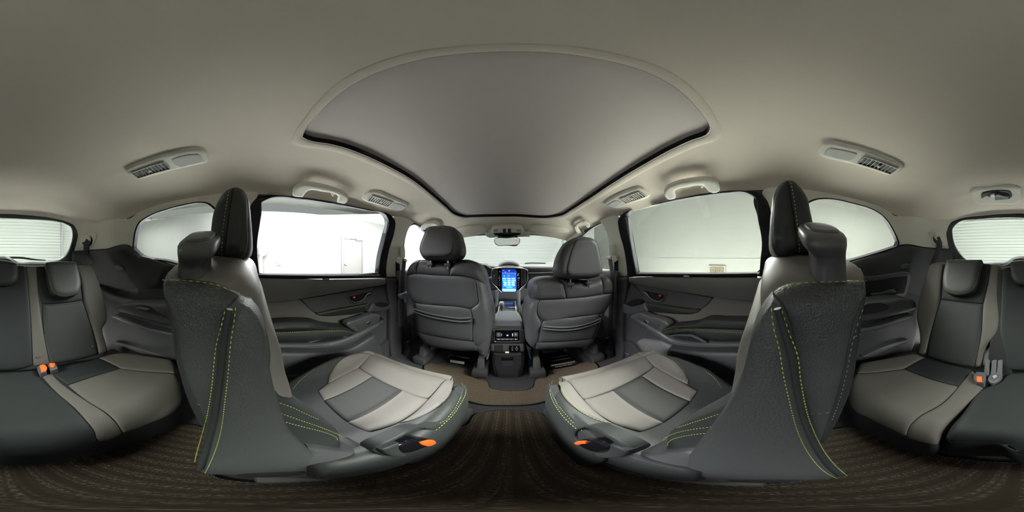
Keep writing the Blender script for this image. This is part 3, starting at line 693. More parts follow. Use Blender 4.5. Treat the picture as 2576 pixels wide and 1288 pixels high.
dR = dict(
 body=K('D7', (200,55),(165,380),(130,700),(118,960))+[(1580,910),(1700,980),(1800,1010),(1880,1040),(1990,1010),(2020,900),(2010,760),(1980,693),(1760,691)],
 upper=K('D7', (205,60),(210,145),(450,185),(700,230),(950,268),(1180,305),(1450,340),(1700,362))+[(1960,765),(1985,762),(1985,692),(1760,692)],
 insert=K('D7', (1185,308),(1450,340),(1700,362),(1850,375),(1850,580),(1600,577),(1300,570),(1090,565),(1000,600),(830,625),(690,635),(685,600),(660,575),(600,545),(470,500),(340,480),(500,488),(800,500),(960,490),(1050,430),(1110,390)),
 board=K('D7', (245,150),(600,215),(900,268),(1170,315),(1110,380),(1045,436),(850,425),(640,395),(415,352),(340,260)),
 strip=K('D7', (415,360),(640,398),(850,428),(1040,438),(1000,475),(950,490),(800,497),(620,485),(460,465),(430,410)),
 stl=[K('D7', (420,378),(620,405),(820,440),(1025,464)), K('D7', (425,392),(620,420),(820,456),(1000,477))],
 corner=K('D7', (228,150),(330,260),(405,355),(455,462),(330,440),(200,400),(160,380),(190,260)),
 prim=K('D7', (160,380),(250,395),(350,380),(405,360),(455,462),(330,485),(215,500),(150,470)),
 phol=K('D7', (200,372),(250,340),(330,318),(390,330),(400,365),(330,388),(240,395)),
 bez=K('D7', (360,210),(500,240),(650,265),(630,320),(600,362),(560,365),(500,345),(435,300)),
 lever=K('D7', (398,233),(435,255),(462,290),(500,320),(545,337),(590,342),(618,312)), lock=(1666,741),
 rail=K('D7', (205,540),(300,485),(345,478),(320,520),(400,590),(580,700),(680,765),(850,812),(1100,820),(1440,822),(1700,822),(1700,880),(1400,892),(1100,892),(850,882),(700,855),(540,780),(400,670),(250,575)),
 afront=K('D7', (585,700),(620,690),(900,658),(1200,655),(1545,665),(1750,668),(1750,802),(1440,802),(1200,802),(1000,740),(950,712),(800,712),(680,728),(650,740)),
 atop=K('D7', (1085,565),(1300,570),(1600,577),(1800,585),(1800,672),(1560,665),(1200,657),(900,652),(700,668),(585,702),(640,650),(720,632),(830,626),(1000,600)),
 sta=[K('D7', (590,690),(650,664),(900,650),(1200,655),(1545,664)), K('D7', (600,702),(660,676),(900,662),(1200,672),(1530,687))],
 pull=K('D7', (675,742),(760,725),(890,722),(940,722),(1050,770),(1130,815),(950,808),(830,796)),
 sbez=K('D7', (300,535),(330,487),(470,520),(620,560),(680,600),(690,625),(600,690),(480,630),(360,570)),
 spl=K('D7', (340,535),(370,515),(480,550),(600,597),(560,660),(450,610)), sw=(1638,805),
 low=K('D7', (700,862),(850,885),(1100,895),(1400,895),(1850,890))+[(1960,990),(1880,1030),(1800,1000),(1730,950),(1690,900)],
 pock=K('D7', (305,820),(340,793),(500,800),(600,812),(720,880),(780,950),(700,1000),(500,960),(380,925)),
 spk=K('D7', (150,815),(200,808),(255,815),(300,860),(355,925),(300,960),(130,990),(130,900)), badge=(1586,884),
 sill=[(1604,691),(1700,692),(1800,692.5),(1905,691)], hook=(1731,694),
 bar=K('W4', (435,545),(385,545),(375,600),(420,800),(455,1000),(485,1150),(526,1150),(482,900),(455,740)),
 sash=K('W4', (1790,325),(1800,300),(1900,330),(1960,450),(1990,700),(2000,1180),(1848,1180),(1862,1000),(1877,830),(1832,550)))
door('L', -1, 1, 'rear_car_door', 'dark left rear car door under the bright window', dL)
door('R', 1, 1, 'rear_car_door', 'dark right rear car door with speaker badge under the grey-green window', dR)
# ------------------------------------------------------------------ lower pillars and front door panels
def low(k, ab, m_, x, sg, **kw):
    D = Surf((sg*x, 0, .0), (0, 1, 0), (0, 0, 1), (-sg, 0, 0)); o, _ = pad('trim_%d' % k, D, ab=ab, mat=M[m_], **dict(dict(edge=.02, thick=.05, fil=.01, spline=False), **kw)); struct(o); return o
for sg, k in ((-1, 14), (1, 15)):
    D = Surf((sg*.722, 0, 0), (0, 1, 0), (0, 0, 1), (-sg, 0, 0))
    px = K('B7', (36,535),(100,540),(175,542),(200,620),(240,900),(290,1288),(100,1250),(70,1100),(62,770),(40,620)) if sg < 0 else K('B8', (275,525),(200,528),(130,526),(100,800),(90,1100),(10,1250),(100,1288),(230,1200),(222,1000),(240,760),(262,620))
    o, _ = pad('trim_%d' % k, D, px=px, mat=M['plastic'], off=.012, edge=.02, thick=.06); struct(o)
    low(k+2, [(.70,-.01),(.70,.11),(.62,.13),(-.2,.13),(-.2,-.01)], 'plastic', .70, sg)
    o, _ = pad('trim_%d' % (k+4), Surf((sg*.70, 0, 0), (0, 1, 0), (-.08*sg, 0, 1), (-sg, 0, 0)), ab=[(.88,.02),(.9,.69),(1.6,.69),(1.95,.66),(1.95,.0)], mat=M['plastic2'], off=-.03, edge=.02, thick=.05, spline=False); struct(o)
low(20, [(-.2,.0),(-.2,.72),(-1.3,.72),(-1.3,.0)], 'plastic', .745, -1, off=0); low(21, [(-.2,.0),(-.2,.72),(-1.3,.72),(-1.3,.0)], 'plastic', .745, 1, off=0)
# ------------------------------------------------------------------ third-row side panels
QW = Surf((0, 0, 0), (1, 0, 0), (0, 0, 1))
def qpanel(sd):
    if sd == 'L':
        t = thing('quarter_panel', 'dark rear side panel with cupholder shelf under the left quarter window', 'panel', (-.70, -.6, .3))
        pad('side_panel', WALL, px=[(2576+x, y) for x, y in [(180,632),(260,627),(335,624),(345,637),(380,650),(425,664),(520,690),(600,720),(600,900),(440,900),(300,800),(230,690),(180,680)]], mat=M['plasticd'], parent=t, off=.004, puff=.012, r=.04, thick=.02, s=.012)
        D = Surf((-.64, 0, 0), (0, 1, 0), (-.1, 0, 1), (1, 0, 0))
        pad('wheel_arch', D, px=K('Q8', (200,440),(300,510),(420,560),(600,600),(830,630),(1000,640),(1100,1250),(600,1250),(300,1180),(250,900),(230,700)), mat=M['plasticd'], parent=t, off=0, puff=.03, r=.06, thick=.08, fn=None)
        A = Surf((-.60, 0, 0), (0, 1, 0), (0, 0, 1), (1, 0, 0)); 
        sh, _ = pad('armrest_shelf', A, px=K('Q8', (415,690),(440,650),(540,630),(700,625),(850,640),(1100,660),(1100,900),(870,850),(700,800),(500,740),(425,720)), mat=M['plasticd'], parent=t, off=0, puff=.02, r=.025, thick=.08)
        o, _ = pad('cupholder_ring', A, px=K('Q8', (595,670),(620,640),(700,632),(780,645),(860,700),(1000,760),(1000,800),(860,765),(760,735),(640,695)), mat=M['plasticd'], parent=sh, off=.02, puff=.006, r=.008, thick=.01)
        pad('cupholder_shade', A, px=K('Q8', (612,672),(640,650),(700,645),(770,658),(850,705),(980,760),(980,780),(860,745),(760,720),(650,688)), mat=M['shade_ink'], parent=o, off=.0265, thick=.002)  # flat dark patch painting the shade in the cupholder
        pad('grab_clip', A, px=K('Q8', (625,672),(655,655),(700,660),(780,675),(740,695),(700,688)), mat=M['plastic'], parent=o, off=.03, puff=.003, r=.004, thick=.002)
        pad('lower_rib', A, px=K('Q8', (330,775),(500,850),(700,920),(890,965),(1050,990),(1050,960),(880,930),(700,890),(500,810),(340,765)), mat=M['plastic'], parent=t, off=-.005, puff=.008, r=.01, thick=.04)
        pad('kick_strip', A, px=K('Q8', (370,1040),(600,1110),(900,1205),(1000,1235),(860,1235),(560,1140),(370,1075)), mat=M['plastic'], parent=t, off=-.01, puff=.004, r=.008, thick=.04)
        pad('fuse_cover', WALL, px=[(2576+x, y) for x, y in K('Q8', (382,238),(400,232),(480,252),(488,270),(475,278),(395,268),(382,258))], mat=M['plastic'], parent=t, off=.02, puff=.003, r=.004, thick=.012)
    else:
        t = thing('quarter_panel', 'dark rear side panel with storage bin under the right quarter window', 'panel', (.70, -.6, .3))
        pad('side_panel', WALL, px=[(2397,628),(2333,624),(2259,620),(2240,628),(2150,660),(2050,700),(2000,720),(2000,900),(2150,900),(2280,830),(2350,700),(2397,680)], mat=M['plasticd'], parent=t, off=.004, puff=.012, r=.04, thick=.02, s=.012)
        o, _ = pad('storage_bin_frame', WALL, px=K('R2', (60,235),(200,235),(400,205),(560,192),(610,205),(622,240),(610,330),(575,450),(540,475),(400,490),(200,515),(60,530)), mat=M['plastic'], parent=t, off=.02, puff=.006, r=.012, thick=.02)
        pad('bin_shade', WALL, px=K('R2', (80,290),(230,280),(450,245),(580,238),(570,330),(540,430),(450,440),(200,465),(80,480)), mat=M['shade_ink'], parent=o, off=.027, thick=.002)  # shade inside the bin, painted as a flat patch
        pad('bin_net_bar', WALL, px=K('R2', (150,430),(260,418),(440,405),(445,418),(300,440),(150,460)), mat=M['plastic'], parent=o, off=.03, puff=.004, r=.004, thick=.004)
        A = Surf((.60, 0, 0), (0, 1, 0), (0, 0, 1), (-1, 0, 0))
        D = Surf((.63, 0, 0), (0, 1, 0), (.1, 0, 1), (-1, 0, 0))
        pad('wheel_arch', D, px=K('R2', (0,760),(200,770),(400,720),(600,640),(690,570),(700,700),(690,1000),(640,1130),(400,1170),(100,1230),(-200,1260),(-200,760)), mat=M['plasticd'], parent=t, off=0, puff=.02, r=.05, thick=.08)
        sh, _ = pad('armrest_shelf', A, px=K('R2', (-100,560),(150,540),(350,515),(480,495),(600,500),(670,525),(695,570),(680,640),(500,690),(300,740),(150,770),(-100,780)), mat=M['plasticd'], parent=t, off=0, puff=.025, r=.03, thick=.08)
        pad('cupholder_shade', A, px=K('R2', (60,570),(180,548),(290,552),(350,590),(345,615),(270,645),(170,668),(60,680)), mat=M['shade_ink'], parent=sh, off=.027, thick=.002)  # cupholder shade painted flat on the shelf
        pad('lower_rib', A, px=K('R2', (0,870),(170,850),(400,790),(640,700),(690,690),(690,720),(500,800),(300,860),(170,895),(0,910)), mat=M['plastic'], parent=t, off=-.008, puff=.006, r=.008, thick=.04)
        pad('kick_strip', A, px=K('R2', (110,1195),(400,1060),(560,1010),(640,990),(640,1015),(400,1110),(160,1200)), mat=M['plastic'], parent=t, off=-.012, puff=.004, r=.008, thick=.04)
        pad('fuse_cover', WALL, px=K('R2', (500,128),(600,102),(622,110),(618,132),(590,142),(510,148)), mat=M['plastic'], parent=t, off=.02, puff=.003, r=.004, thick=.012)
qpanel('L'); qpanel('R')
# cargo wall panel behind the bench and the tailgate lining
tg = thing('tailgate_lining', 'dark tailgate lining under the rear window behind the bench', 'panel', (0, -1.25, .4))
box('lower_lining', (0, -1.285, .42), (1.2, .05, .62), M['plastic'], tg, bev=.02)
pad('wiper_motor_cover', WALL, px=K('W5', (1930,1250),(1960,1175),(1995,1165),(2060,1120),(2144,1112))+K('R1', (40,968),(110,965),(180,992),(240,1030),(290,1058),(290,1200),(0,1210)), mat=M['smooth'], parent=tg, off=.006, edge=.008, thick=.03)
# ------------------------------------------------------------------ body floor pan and bulkheads closing the cabin below the belt
for i, (c_, z_) in enumerate([((-.765, .3, .33), (.03, 3.4, .72)), ((.765, .3, .33), (.03, 3.4, .72)), ((0, -1.34, .33), (1.52, .03, .74)), ((0, 2.05, .28), (1.52, .03, .66))]):
    o = box('trim_%d' % (22+i), c_, z_, M['carpet'], bev=0); struct(o)
o = box('floor_2', (0, 1.95, .12), (1.5, .4, .3), M['carpet'], bev=.05, rot=(.4, 0, 0)); struct(o)
# ------------------------------------------------------------------ second-row captain's chairs
def topz(sg, inner):
    """cushion top: slopes up to the front, bolsters rise along both sides, front edge rolls over"""
    def h(a, b):
        z = .305+.115*b
        m = (inner+.53)/2+.005
        u = abs(abs(a)-m)/.2
        z = z+.028*np.clip((u-.62)/.38, 0, 1)**2*np.clip((.46-b)/.15, 0.15, 1)
        return z-.05*np.clip((b-.40)/.08, 0, 1)**2
    return h
def chair(sd, name, label, d, inner):
    sg = -1 if sd == 'L' else 1
    t = thing(name, label, 'car seat', (sg*.34, .25, 0))
    T = Surf((0, 0, 0), (1, 0, 0), (0, 1, 0), (0, 0, 1), topz(sg, inner))
    base, Po = pad('seat_cushion', T, ab=[(sg*x, y) for x, y in d['plan']], mat=M['dark'], parent=t, off=0, edge=.028, thick=.13, fil=.012)
    H = (Po, .028)
    for nm, m_, px in d['top']:
        pad(nm, T, px=px, mat=M[m_], parent=base, off=.0015, puff=.005, r=.012, thick=.008, host=H, fil=.003)
    for q in d['tst']: stitch(T, q, M['green'] , base, off=.0075, L=.005, gap=.003, w=.0008, host=H)
    I = Surf((sg*inner, 0, 0), (0, 1, 0), (0, 0, 1), (-sg, 0, 0))
    hole = [d['pocket']]
    fl, _ = pad('side_flap', I, px=d['flap'], mat=M['dark'], parent=t, off=.004, puff=.006, r=.03, thick=.02, holes=hole, fil=.006)
    pk, _ = pad('buckle_pocket', I, px=d['pocket'], mat=M['shade_ink'], parent=fl, off=-.012, thick=.004)
    pad('pocket_lip', I, px=d['lip'], mat=M['dark'], parent=fl, off=.012, puff=.004, r=.008, thick=.02)
    bk, _ = pad('belt_buckle', I, px=d['buckle'], mat=M['piano'], parent=t, off=.004, puff=.008, r=.01, thick=.02)
    pad('release_button', I, px=d['button'], mat=M['orange'], parent=bk, off=.012, puff=.003, r=.004, thick=.004, label='orange release button')
    # recliner base shield and rail cover
    B = Surf((sg*(inner+.025), 0, 0), (0, 1, 0), (0, 0, 1), (-sg, 0, 0))
    pad('base_shield', B, px=d['shield'], mat=M['plastic'], parent=t, off=0, puff=.012, r=.04, thick=.05)
    box('seat_base', (sg*(inner+.21), .22, .12), (.34, .42, .2), M['plastic'], t, bev=.03)
    box('seat_riser', (sg*(inner+.21), .2, .22), (.30, .30, .12), M['plastic'], t, bev=.02)
    for x in (.05, .36): box('seat_rail', (sg*(inner+x), .22, .02), (.06, .44, .035), M['plastic2'], t, bev=.01)
    box('rail_cover', (sg*(inner+.06), .50, .03), (.11, .10, .035), M['smooth'], t, bev=.014, rot=(-.15,0,0))
    # backrest: a thick slab running outboard from its inner side
    S = Surf((sg*(inner+.045), 0, 0), (0, 1, 0), (0, 0, 1), (-sg, 0, 0), lambda a, b: -.11*np.clip((b-.745)/.06, 0, 1)**2)
    bk, Pb = pad('backrest', S, px=d['back'], mat=M['light'], parent=t, off=0, edge=.030, thick=.43, solid=True, fil=.01, s=.012)
    Hb = (Pb, .030)
    pad('rear_wrap', S, px=d['wrap'], mat=M['dark'], parent=bk, off=.001, puff=.004, r=.01, thick=.01, host=Hb, fil=.003)
    pad('side_panel', S, px=d['side'], mat=M['pebble'], parent=bk, off=.002, puff=.007, r=.02, thick=.01, host=Hb, fil=.003)
    for q in d['sst']: stitch(S, q, M['grey_t'], bk, off=.009, L=.005, gap=.003, w=.0006, host=Hb, name='seam')
    stitch(S, d['shst'], M['green'], bk, off=.0095, L=.0065, gap=.002, w=.0007, host=Hb)
    pad('lower_bolster', S, px=d['lb'], mat=M['dark'], parent=bk, off=.0, puff=.010, r=.03, thick=.03, fil=.005)
    for q in d['lbst']: stitch(S, q, M['green'], bk, off=.0112, L=.004, gap=.0012, w=.0006)
    Wg = Surf((sg*(inner+d['wx']), 0, 0), (0, 1, 0), (0, 0, 1), (-sg, 0, 0), None)
    ar, _ = pad('armrest', Wg, px=d['wedge'], mat=M['pebble'], parent=t, off=0, puff=.012, r=.03, thick=.035, fil=.004, label='pebbled black leather armrest folded upright')
    for q in d['wst']: stitch(Wg, q, M['green'], ar, off=.0122, L=.0042, gap=.0013, w=.0006)
    c_ = onS(Wg, d['pipe'], .0115); tube('piping', c_, .0028, M['dark'], ar, up=(0, 1, 0))
    pad('pivot_slot', Wg, px=d['slot'], mat=M['shade_ink'], parent=ar, off=.0115, puff=.001, r=.003, thick=.002)
    return t, S
def headrest2(sd, t, inner, px, s1, s2, band):
    sg = -1 if sd == 'L' else 1
    S = Surf((sg*(inner+.15), 0, 0), (0, 1, 0), (0, 0, 1), (-sg, 0, 0), None)
    hd, P = pad('headrest', S, px=px, mat=M['dark'], parent=t, off=0, edge=.022, thick=.24, solid=True, fil=.004)
    pad('headrest_side', S, px=band, mat=M['mid'], parent=hd, off=.001, puff=.003, r=.01, thick=.006, host=(P, .022), fil=.003)
    stitch(S, s1, M['green'], hd, off=.0045, L=.0045, gap=.002, w=.0007, host=(P, .022))
    ab = catm(np.array([S.hit(*p) for p in s2]), False, .008); o_ = .0015-.022*(1-dome(segdist(ab, P)/.022))*inside(ab, P)
    tube('seam', (S.P(ab, 0)+S.N(ab)*o_[:, None])[1:], .0012, M['shade_ink'], hd, spline=0)
def grip(t, cx, cy, top):
    """black grip stalk on the shoulder: tapering stem under an overhanging oval cap"""
    r = []
    zb = top-.075
    sx = -1 if cx < 0 else 1
    for z, a, b, dy, tl in ((-.035,.024,.0205,0,0),(0,.024,.0205,0,0),(.022,.0255,.0195,0,.1),(.034,.0255,.0195,.0005,.25),(.041,.027,.0215,.003,.35),(.047,.029,.0245,.006,.4),(.055,.030,.0265,.007,.42),(.062,.0295,.0265,.007,.42),(.066,.027,.0240,.007,.42),(.0675,.024,.021,.007,.42)):
        r.append(sell(cx, cy+dy, zb+z, a, b, 3.6, tilt=(sx*tl, .0)))
    g = loft('grip_handle', r, M['smooth'], t, label='satin black grip stalk')
    loft('grip_cap', [sell(cx, cy+.007, zb+.0665, .0235, .0200, 3, tilt=(sx*.42,0)), sell(cx, cy+.007, zb+.0695, .0225, .019, 3, tilt=(sx*.42,0)), sell(cx, cy+.007, zb+.0705, .018, .014, 3, tilt=(sx*.42,0))], M['plastic'], g)
KL = dict(plan=[(.088,.05),(.086,.25),(.09,.38),(.115,.445),(.16,.468),(.30,.468),(.45,.462),(.495,.43),(.518,.35),(.51,.20),(.47,.10),(.42,.03),(.25,.02)],
 top=[('front_panel','light',K('K3',(530,700),(855,800),(750,900),(450,765))),
      ('inner_insert','light',K('K3',(752,901),(640,863),(402,1000),(495,1042),(600,1010),(690,960))),
      ('centre_insert','mid',K('K3',(640,863),(510,803),(300,908),(402,1000))),
      ('outer_insert','light',K('K3',(510,803),(449,766),(340,820),(275,865),(300,908))),
      ('outer_wing','light',K('K3',(530,700),(480,690),(420,705),(370,735),(335,780),(318,835),(449,765))),
      ('inner_wing','light',K('K3',(856,806),(858,835),(832,895),(740,965),(620,1006),(690,962),(752,902)))],
 tst=[K('K3',(894,826),(905,850),(888,890),(852,950),(762,1022)),K('K3',(906,836),(914,865),(898,905),(862,962),(775,1032)),K('K3',(372,738),(338,782),(322,835)),K('K3',(262,775),(205,818),(168,862))],
 pocket=K('F5',(1530,500),(1600,470),(1680,435),(1800,372),(1890,342),(2000,347),(2062,378),(2050,415),(1960,490),(1850,535),(1720,552),(1620,550),(1540,515)),
 lip=K('F5',(1515,495),(1590,468),(1680,436),(1668,470),(1690,520),(1740,550),(1690,570),(1620,562),(1550,530)),
 buckle=K('F5',(1680,480),(1780,440),(1830,425),(1930,412),(2010,448),(1990,480),(1900,505),(1760,545),(1690,525)),
 button=K('F5',(1860,443),(1955,424),(2010,452),(1985,468),(1905,476)),
 flap=K('F5',(2335,20),(2340,150),(2315,270),(2240,370),(2150,470),(2000,590),(1850,665),(1790,640),(1745,580),(1640,580),(1540,545),(1505,500),(1560,465),(1680,415),(1800,350),(1890,325),(2000,322),(2080,285),(2180,200),(2260,90),(2300,-10),(2325,-30)),
 shield=K('F5',(900,560),(960,498),(1100,515),(1220,535),(1400,545),(1500,512),(1560,545),(1740,575),(1755,635),(1600,690),(1400,742),(1200,775),(1000,778),(700,760),(300,740),(300,600)),
 back=K('KA',(150,465),(165,428),(190,408),(240,372),(300,362),(365,358),(440,360),(500,383),(545,430),(570,490),(585,560),(603,630),(648,720),(678,800),(690,870),(712,930),(735,1000),(775,1060),(760,1110),(600,1150),(400,1150),(345,1110),(300,1050),(260,980),(225,880),(195,760),(178,640),(155,540)),
 wrap=K('KA',(150,465),(168,430),(172,470),(178,530),(205,600),(232,655),(250,760),(285,880),(325,960),(358,1040),(355,1110),(345,1112),(300,1050),(258,980),(222,880),(192,760),(176,640),(153,540)),
 side=K('KA',(170,462),(250,455),(330,460),(430,482),(500,518),(548,560),(600,680),(600,900),(560,1100),(380,1120),(358,1040),(325,960),(285,880),(250,760),(232,655),(205,600),(176,530)),
 shst=K('KA',(172,458),(240,455),(330,460),(430,482),(500,518),(545,560)), sst=[K('KA',(182,645),(205,650),(228,648)),K('KA',(325,945),(365,950))],
 lb=K('F5',(560,-60),(660,0),(700,60),(800,112),(960,200),(1100,280),(1200,340),(1222,375),(1230,440),(1235,490),(1200,525),(1000,500),(700,480),(500,300)),
 lbst=[K('F5',(700,160),(860,225),(1000,280),(1120,333),(1185,365),(1215,388)),K('F5',(740,240),(900,290),(1030,328),(1130,368),(1165,392),(1172,418)),K('F5',(690,68),(800,112),(900,165),(1020,225))],
 wx=.022, wedge=K('KA',(475,545),(440,562),(420,600),(408,650),(390,850),(352,1050),(335,1140),(320,1212),(335,1235),(480,1240),(620,1237),(740,1226),(785,1205),(800,1185),(780,1155),(730,1108),(680,1050),(645,960),(622,880),(606,780),(598,700),(562,600),(525,560),(495,543)),
 wst=[K('KA',(438,565),(425,620),(405,700),(398,760),(390,850),(375,960),(352,1060),(325,1180)),K('KA',(478,550),(472,600),(458,700),(452,780),(440,900),(425,1030),(395,1150),(362,1230))],
 pipe=K('KA',(455,560),(440,640),(428,740),(415,860),(400,980),(372,1100),(340,1215)),
 slot=K('F5',(338,722),(420,705),(600,695),(800,692),(900,700),(860,720),(700,738),(500,742),(380,738)))
KR = dict(plan=[(.13,.05),(.13,.25),(.128,.38),(.15,.45),(.19,.468),(.33,.470),(.48,.466),(.53,.44),(.555,.35),(.545,.20),(.50,.10),(.46,.03),(.28,.02)],
 top=[('front_panel','light',K('K5',(118,840),(435,740),(505,800),(212,935))),
      ('inner_insert','light',K('K5',(212,935),(335,898),(545,1030),(450,1068),(360,1040),(280,1000))),
      ('centre_insert','mid',K('K5',(335,898),(455,838),(655,943),(545,1030))),
      ('outer_insert','light',K('K5',(455,838),(508,798),(600,850),(685,900),(655,943))),
      ('outer_wing','light',K('K5',(435,740),(480,732),(540,748),(600,785),(636,832),(648,872),(506,798))),
      ('inner_wing','light',K('K5',(118,843),(112,880),(150,945),(225,1000),(335,1037),(280,1000),(212,936)))],
 tst=[K('K5',(112,848),(118,885),(155,945),(225,1003),(330,1036)),K('K5',(82,860),(85,900),(120,965),(190,1040),(212,1058)),K('K5',(70,868),(75,915),(110,985),(175,1050),(190,1060)),K('K5',(440,735),(500,738),(560,758),(610,795),(640,845),(646,868)),K('K5',(720,822),(760,855),(785,892))],
 pocket=K('F6',(437,325),(460,287),(520,273),(580,285),(720,355),(745,375),(738,412),(690,440),(600,440),(520,410),(470,375),(442,347)),
 lip=K('F6',(752,368),(820,392),(880,420),(850,455),(760,475),(660,472),(640,452),(700,440),(742,412)),
 buckle=K('F6',(470,372),(500,352),(560,352),(612,350),(740,402),(690,438),(590,438),(520,408)),
 button=K('F6',(470,376),(500,361),(556,358),(562,370),(530,380),(485,384)),
 flap=K('F6',(228,20),(222,130),(240,220),(300,370),(400,470),(495,556),(600,530),(650,510),(660,480),(760,478),(850,455),(892,428),(820,385),(760,352),(720,330),(580,265),(520,255),(450,268),(400,225),(320,130),(265,20),(250,-30),(235,-30)),
 shield=K('F6',(640,520),(690,485),(800,470),(890,447),(1000,455),(1100,447),(1250,438),(1500,500),(1900,560),(1900,650),(1400,660),(1200,640),(1000,615),(850,585),(720,545)),
 back=K('K6',(368,640),(370,560),(372,490),(385,430),(412,388),(440,372),(520,352),(610,352),(700,358),(765,380),(812,412),(832,445),(833,490),(828,560),(815,650),(800,760),(775,900),(745,980),(700,1070),(660,1130),(630,1150),(400,1150),(230,1100),(235,950),(250,880),(258,820),(270,770),(305,690)),
 wrap=K('K6',(812,415),(830,445),(833,490),(828,560),(815,650),(800,760),(775,900),(745,980),(700,1070),(660,1130),(640,1142),(618,1105),(650,1010),(680,920),(710,800),(735,680),(765,600),(800,530),(822,475)),
 side=K('K6',(415,545),(425,515),(450,490),(520,468),(620,460),(720,458),(815,462),(818,490),(800,530),(765,600),(735,680),(710,800),(680,920),(650,1010),(620,1105),(560,1110),(440,900),(400,700)),
 shst=K('K6',(418,545),(425,515),(450,490),(520,468),(620,461),(720,459),(812,461)), sst=[K('K6',(738,675),(770,672),(812,655)),K('K6',(565,980),(605,982),(650,975)),K('K6',(805,525),(765,600),(737,680),(712,800),(682,920),(652,1010))],
 lb=K('F6',(1090,355),(1098,318),(1180,250),(1300,198),(1500,108),(1580,40),(1700,60),(1700,300),(1500,440),(1270,445),(1200,455),(1087,450)),
 lbst=[K('F6',(1095,345),(1150,300),(1250,265),(1440,230),(1520,215)),K('F6',(1132,382),(1128,365),(1150,340),(1250,305),(1400,280),(1480,272)),K('F6',(1190,246),(1340,190),(1500,128))],
 wx=.02, wedge=K('K6',(430,540),(415,548),(382,600),(352,650),(325,740),(300,850),(240,970),(180,1045),(100,1150),(68,1205),(85,1235),(150,1252),(300,1263),(500,1263),(660,1253),(706,1240),(680,1205),(650,1165),(600,1075),(558,950),(530,800),(500,650),(462,560)),
 wst=[K('K6',(418,550),(425,620),(445,700),(460,800),(480,900),(510,1030),(560,1150),(620,1225),(660,1250)),K('K6',(455,558),(480,640),(510,720),(525,830),(545,950),(580,1060),(630,1160),(700,1240)) ],
 pipe=K('K6',(440,555),(465,640),(488,720),(505,830),(528,950),(565,1070),(610,1160),(680,1242)),
 slot=K('F6',(1535,628),(1650,625),(1850,624),(1980,628),(2025,637),(1960,648),(1800,652),(1620,645)))
tL, SL = chair('L', 'captain_seat', 'left second-row grey leather seat facing the bright white window', KL, .095)
headrest2('L', tL, .095, K('KA',(358,300),(362,230),(375,160),(400,110),(430,78),(465,67),(500,78),(520,110),(530,180),(535,260),(533,330),(520,365),(490,382),(440,385),(380,365),(360,350)),
  K('KA',(450,72),(440,130),(425,230),(418,320),(416,370)), K('KA',(465,70),(455,130),(440,230),(432,320),(430,380)), K('KA',(465,72),(500,85),(515,130),(518,220),(520,300),(505,360),(480,380),(430,382),(432,320),(440,230),(455,130)))
grip(tL, -.186, -.080, .834)
tR, SR_ = chair('R', 'captain_seat', 'right second-row grey leather seat beside the grey-green window', KR, .13)
headrest2('R', tR, .13, K('K6',(425,150),(428,100),(450,60),(480,38),(505,36),(545,65),(575,110),(592,180),(605,250),(606,330),(590,362),(520,360),(480,375),(445,365),(425,330),(418,240)),
  K('K6',(492,45),(505,110),(518,200),(528,290),(534,350)), K('K6',(482,42),(492,110),(508,200),(518,290),(522,352)), K('K6',(484,45),(455,75),(435,120),(428,200),(428,290),(445,345),(480,370),(520,355),(518,290),(508,200),(492,110)))
grip(tR, .213, -.073, .842)
# ------------------------------------------------------------------ front seats seen from behind
def front_seat(name, label, y, x, d):
    t = thing(name, label, 'car seat', (x, y+.2, 0))
    S = Surf((0, y, .5), (1, 0, 0), (0, .10, 1), (0, -1, 0))
    b, P = pad('backrest', S, px=d['out'], mat=M['fleather'], parent=t, off=0, edge=.055, thick=.13, fil=.012)
    H = (P, .055)
    for nm, m_, px, pf in d['pan']:
        pad(nm, S, px=px, mat=M[m_], parent=b, off=.001, puff=pf, r=.03, thick=.012, host=H, fil=.005)
    for q in d['pipe']:
        ab = catm(np.array([S.hit(*p) for p in q]), False, .01); o_ = .016-.055*(1-dome(segdist(ab, P)/.055))
        tube('pocket_edge', S.P(ab, 0)+S.N(ab)*o_[:, None], .006, M['fleather'], b, spline=0)
    for q in d['st']: stitch(S, q, M['grey_t'], b, off=.013, L=.006, gap=.004, w=.0009, host=H)
    HS = Surf((0, y-.005, .8), (1, 0, 0), (0, .12, 1), (0, -1, 0))
    h, Ph = pad('headrest', HS, px=d['head'], mat=M['fleather'], parent=t, off=.02, edge=.036, thick=.08, fil=.008)
    pad('headrest_back', HS, px=d['hp'], mat=M['fleather'], parent=h, off=.022, puff=.004, r=.012, thick=.006, host=(Ph, .036))
    for q in d['posts']:
        a = HS.P(HS.hit(*q), -.03)[0]
        tube('headrest_post', [a+np.array([0,0,-.05]), a+np.array([0,0,.06])], .007, M['chrome'], t, spline=0)
        box('post_collar', a+np.array([0,-.0,-.022]), (.038,.03,.018), M['plastic'], t, bev=.006)
    # cushion and mount
    box('seat_cushion', (x, y+.36, .30), (.50, .56, .17), M['dark'], t, bev=.06, seg=4)
    for q in d['legs']:
        a = Surf((0,0,.02),(1,0,0),(0,1,0)).P(Surf((0,0,.02),(1,0,0),(0,1,0)).hit(*q[0]))[0]
        box('rail_end', (a[0], a[1]+.06, .035), (.085, .16, .055), M['smooth'], t, bev=.012)
        box('rail_riser', (a[0], a[1]+.07, .095), (.045, .10, .09), M['plastic2'], t, bev=.01, taper=.8)
        box('seat_rail', (a[0], a[1]+.35, .03), (.05, .55, .04), M['steel'], t, bev=.004)
        box('seat_leg', (a[0], a[1]+.10, .20), (.04, .06, .20), M['plastic'], t, bev=.012)
    return t
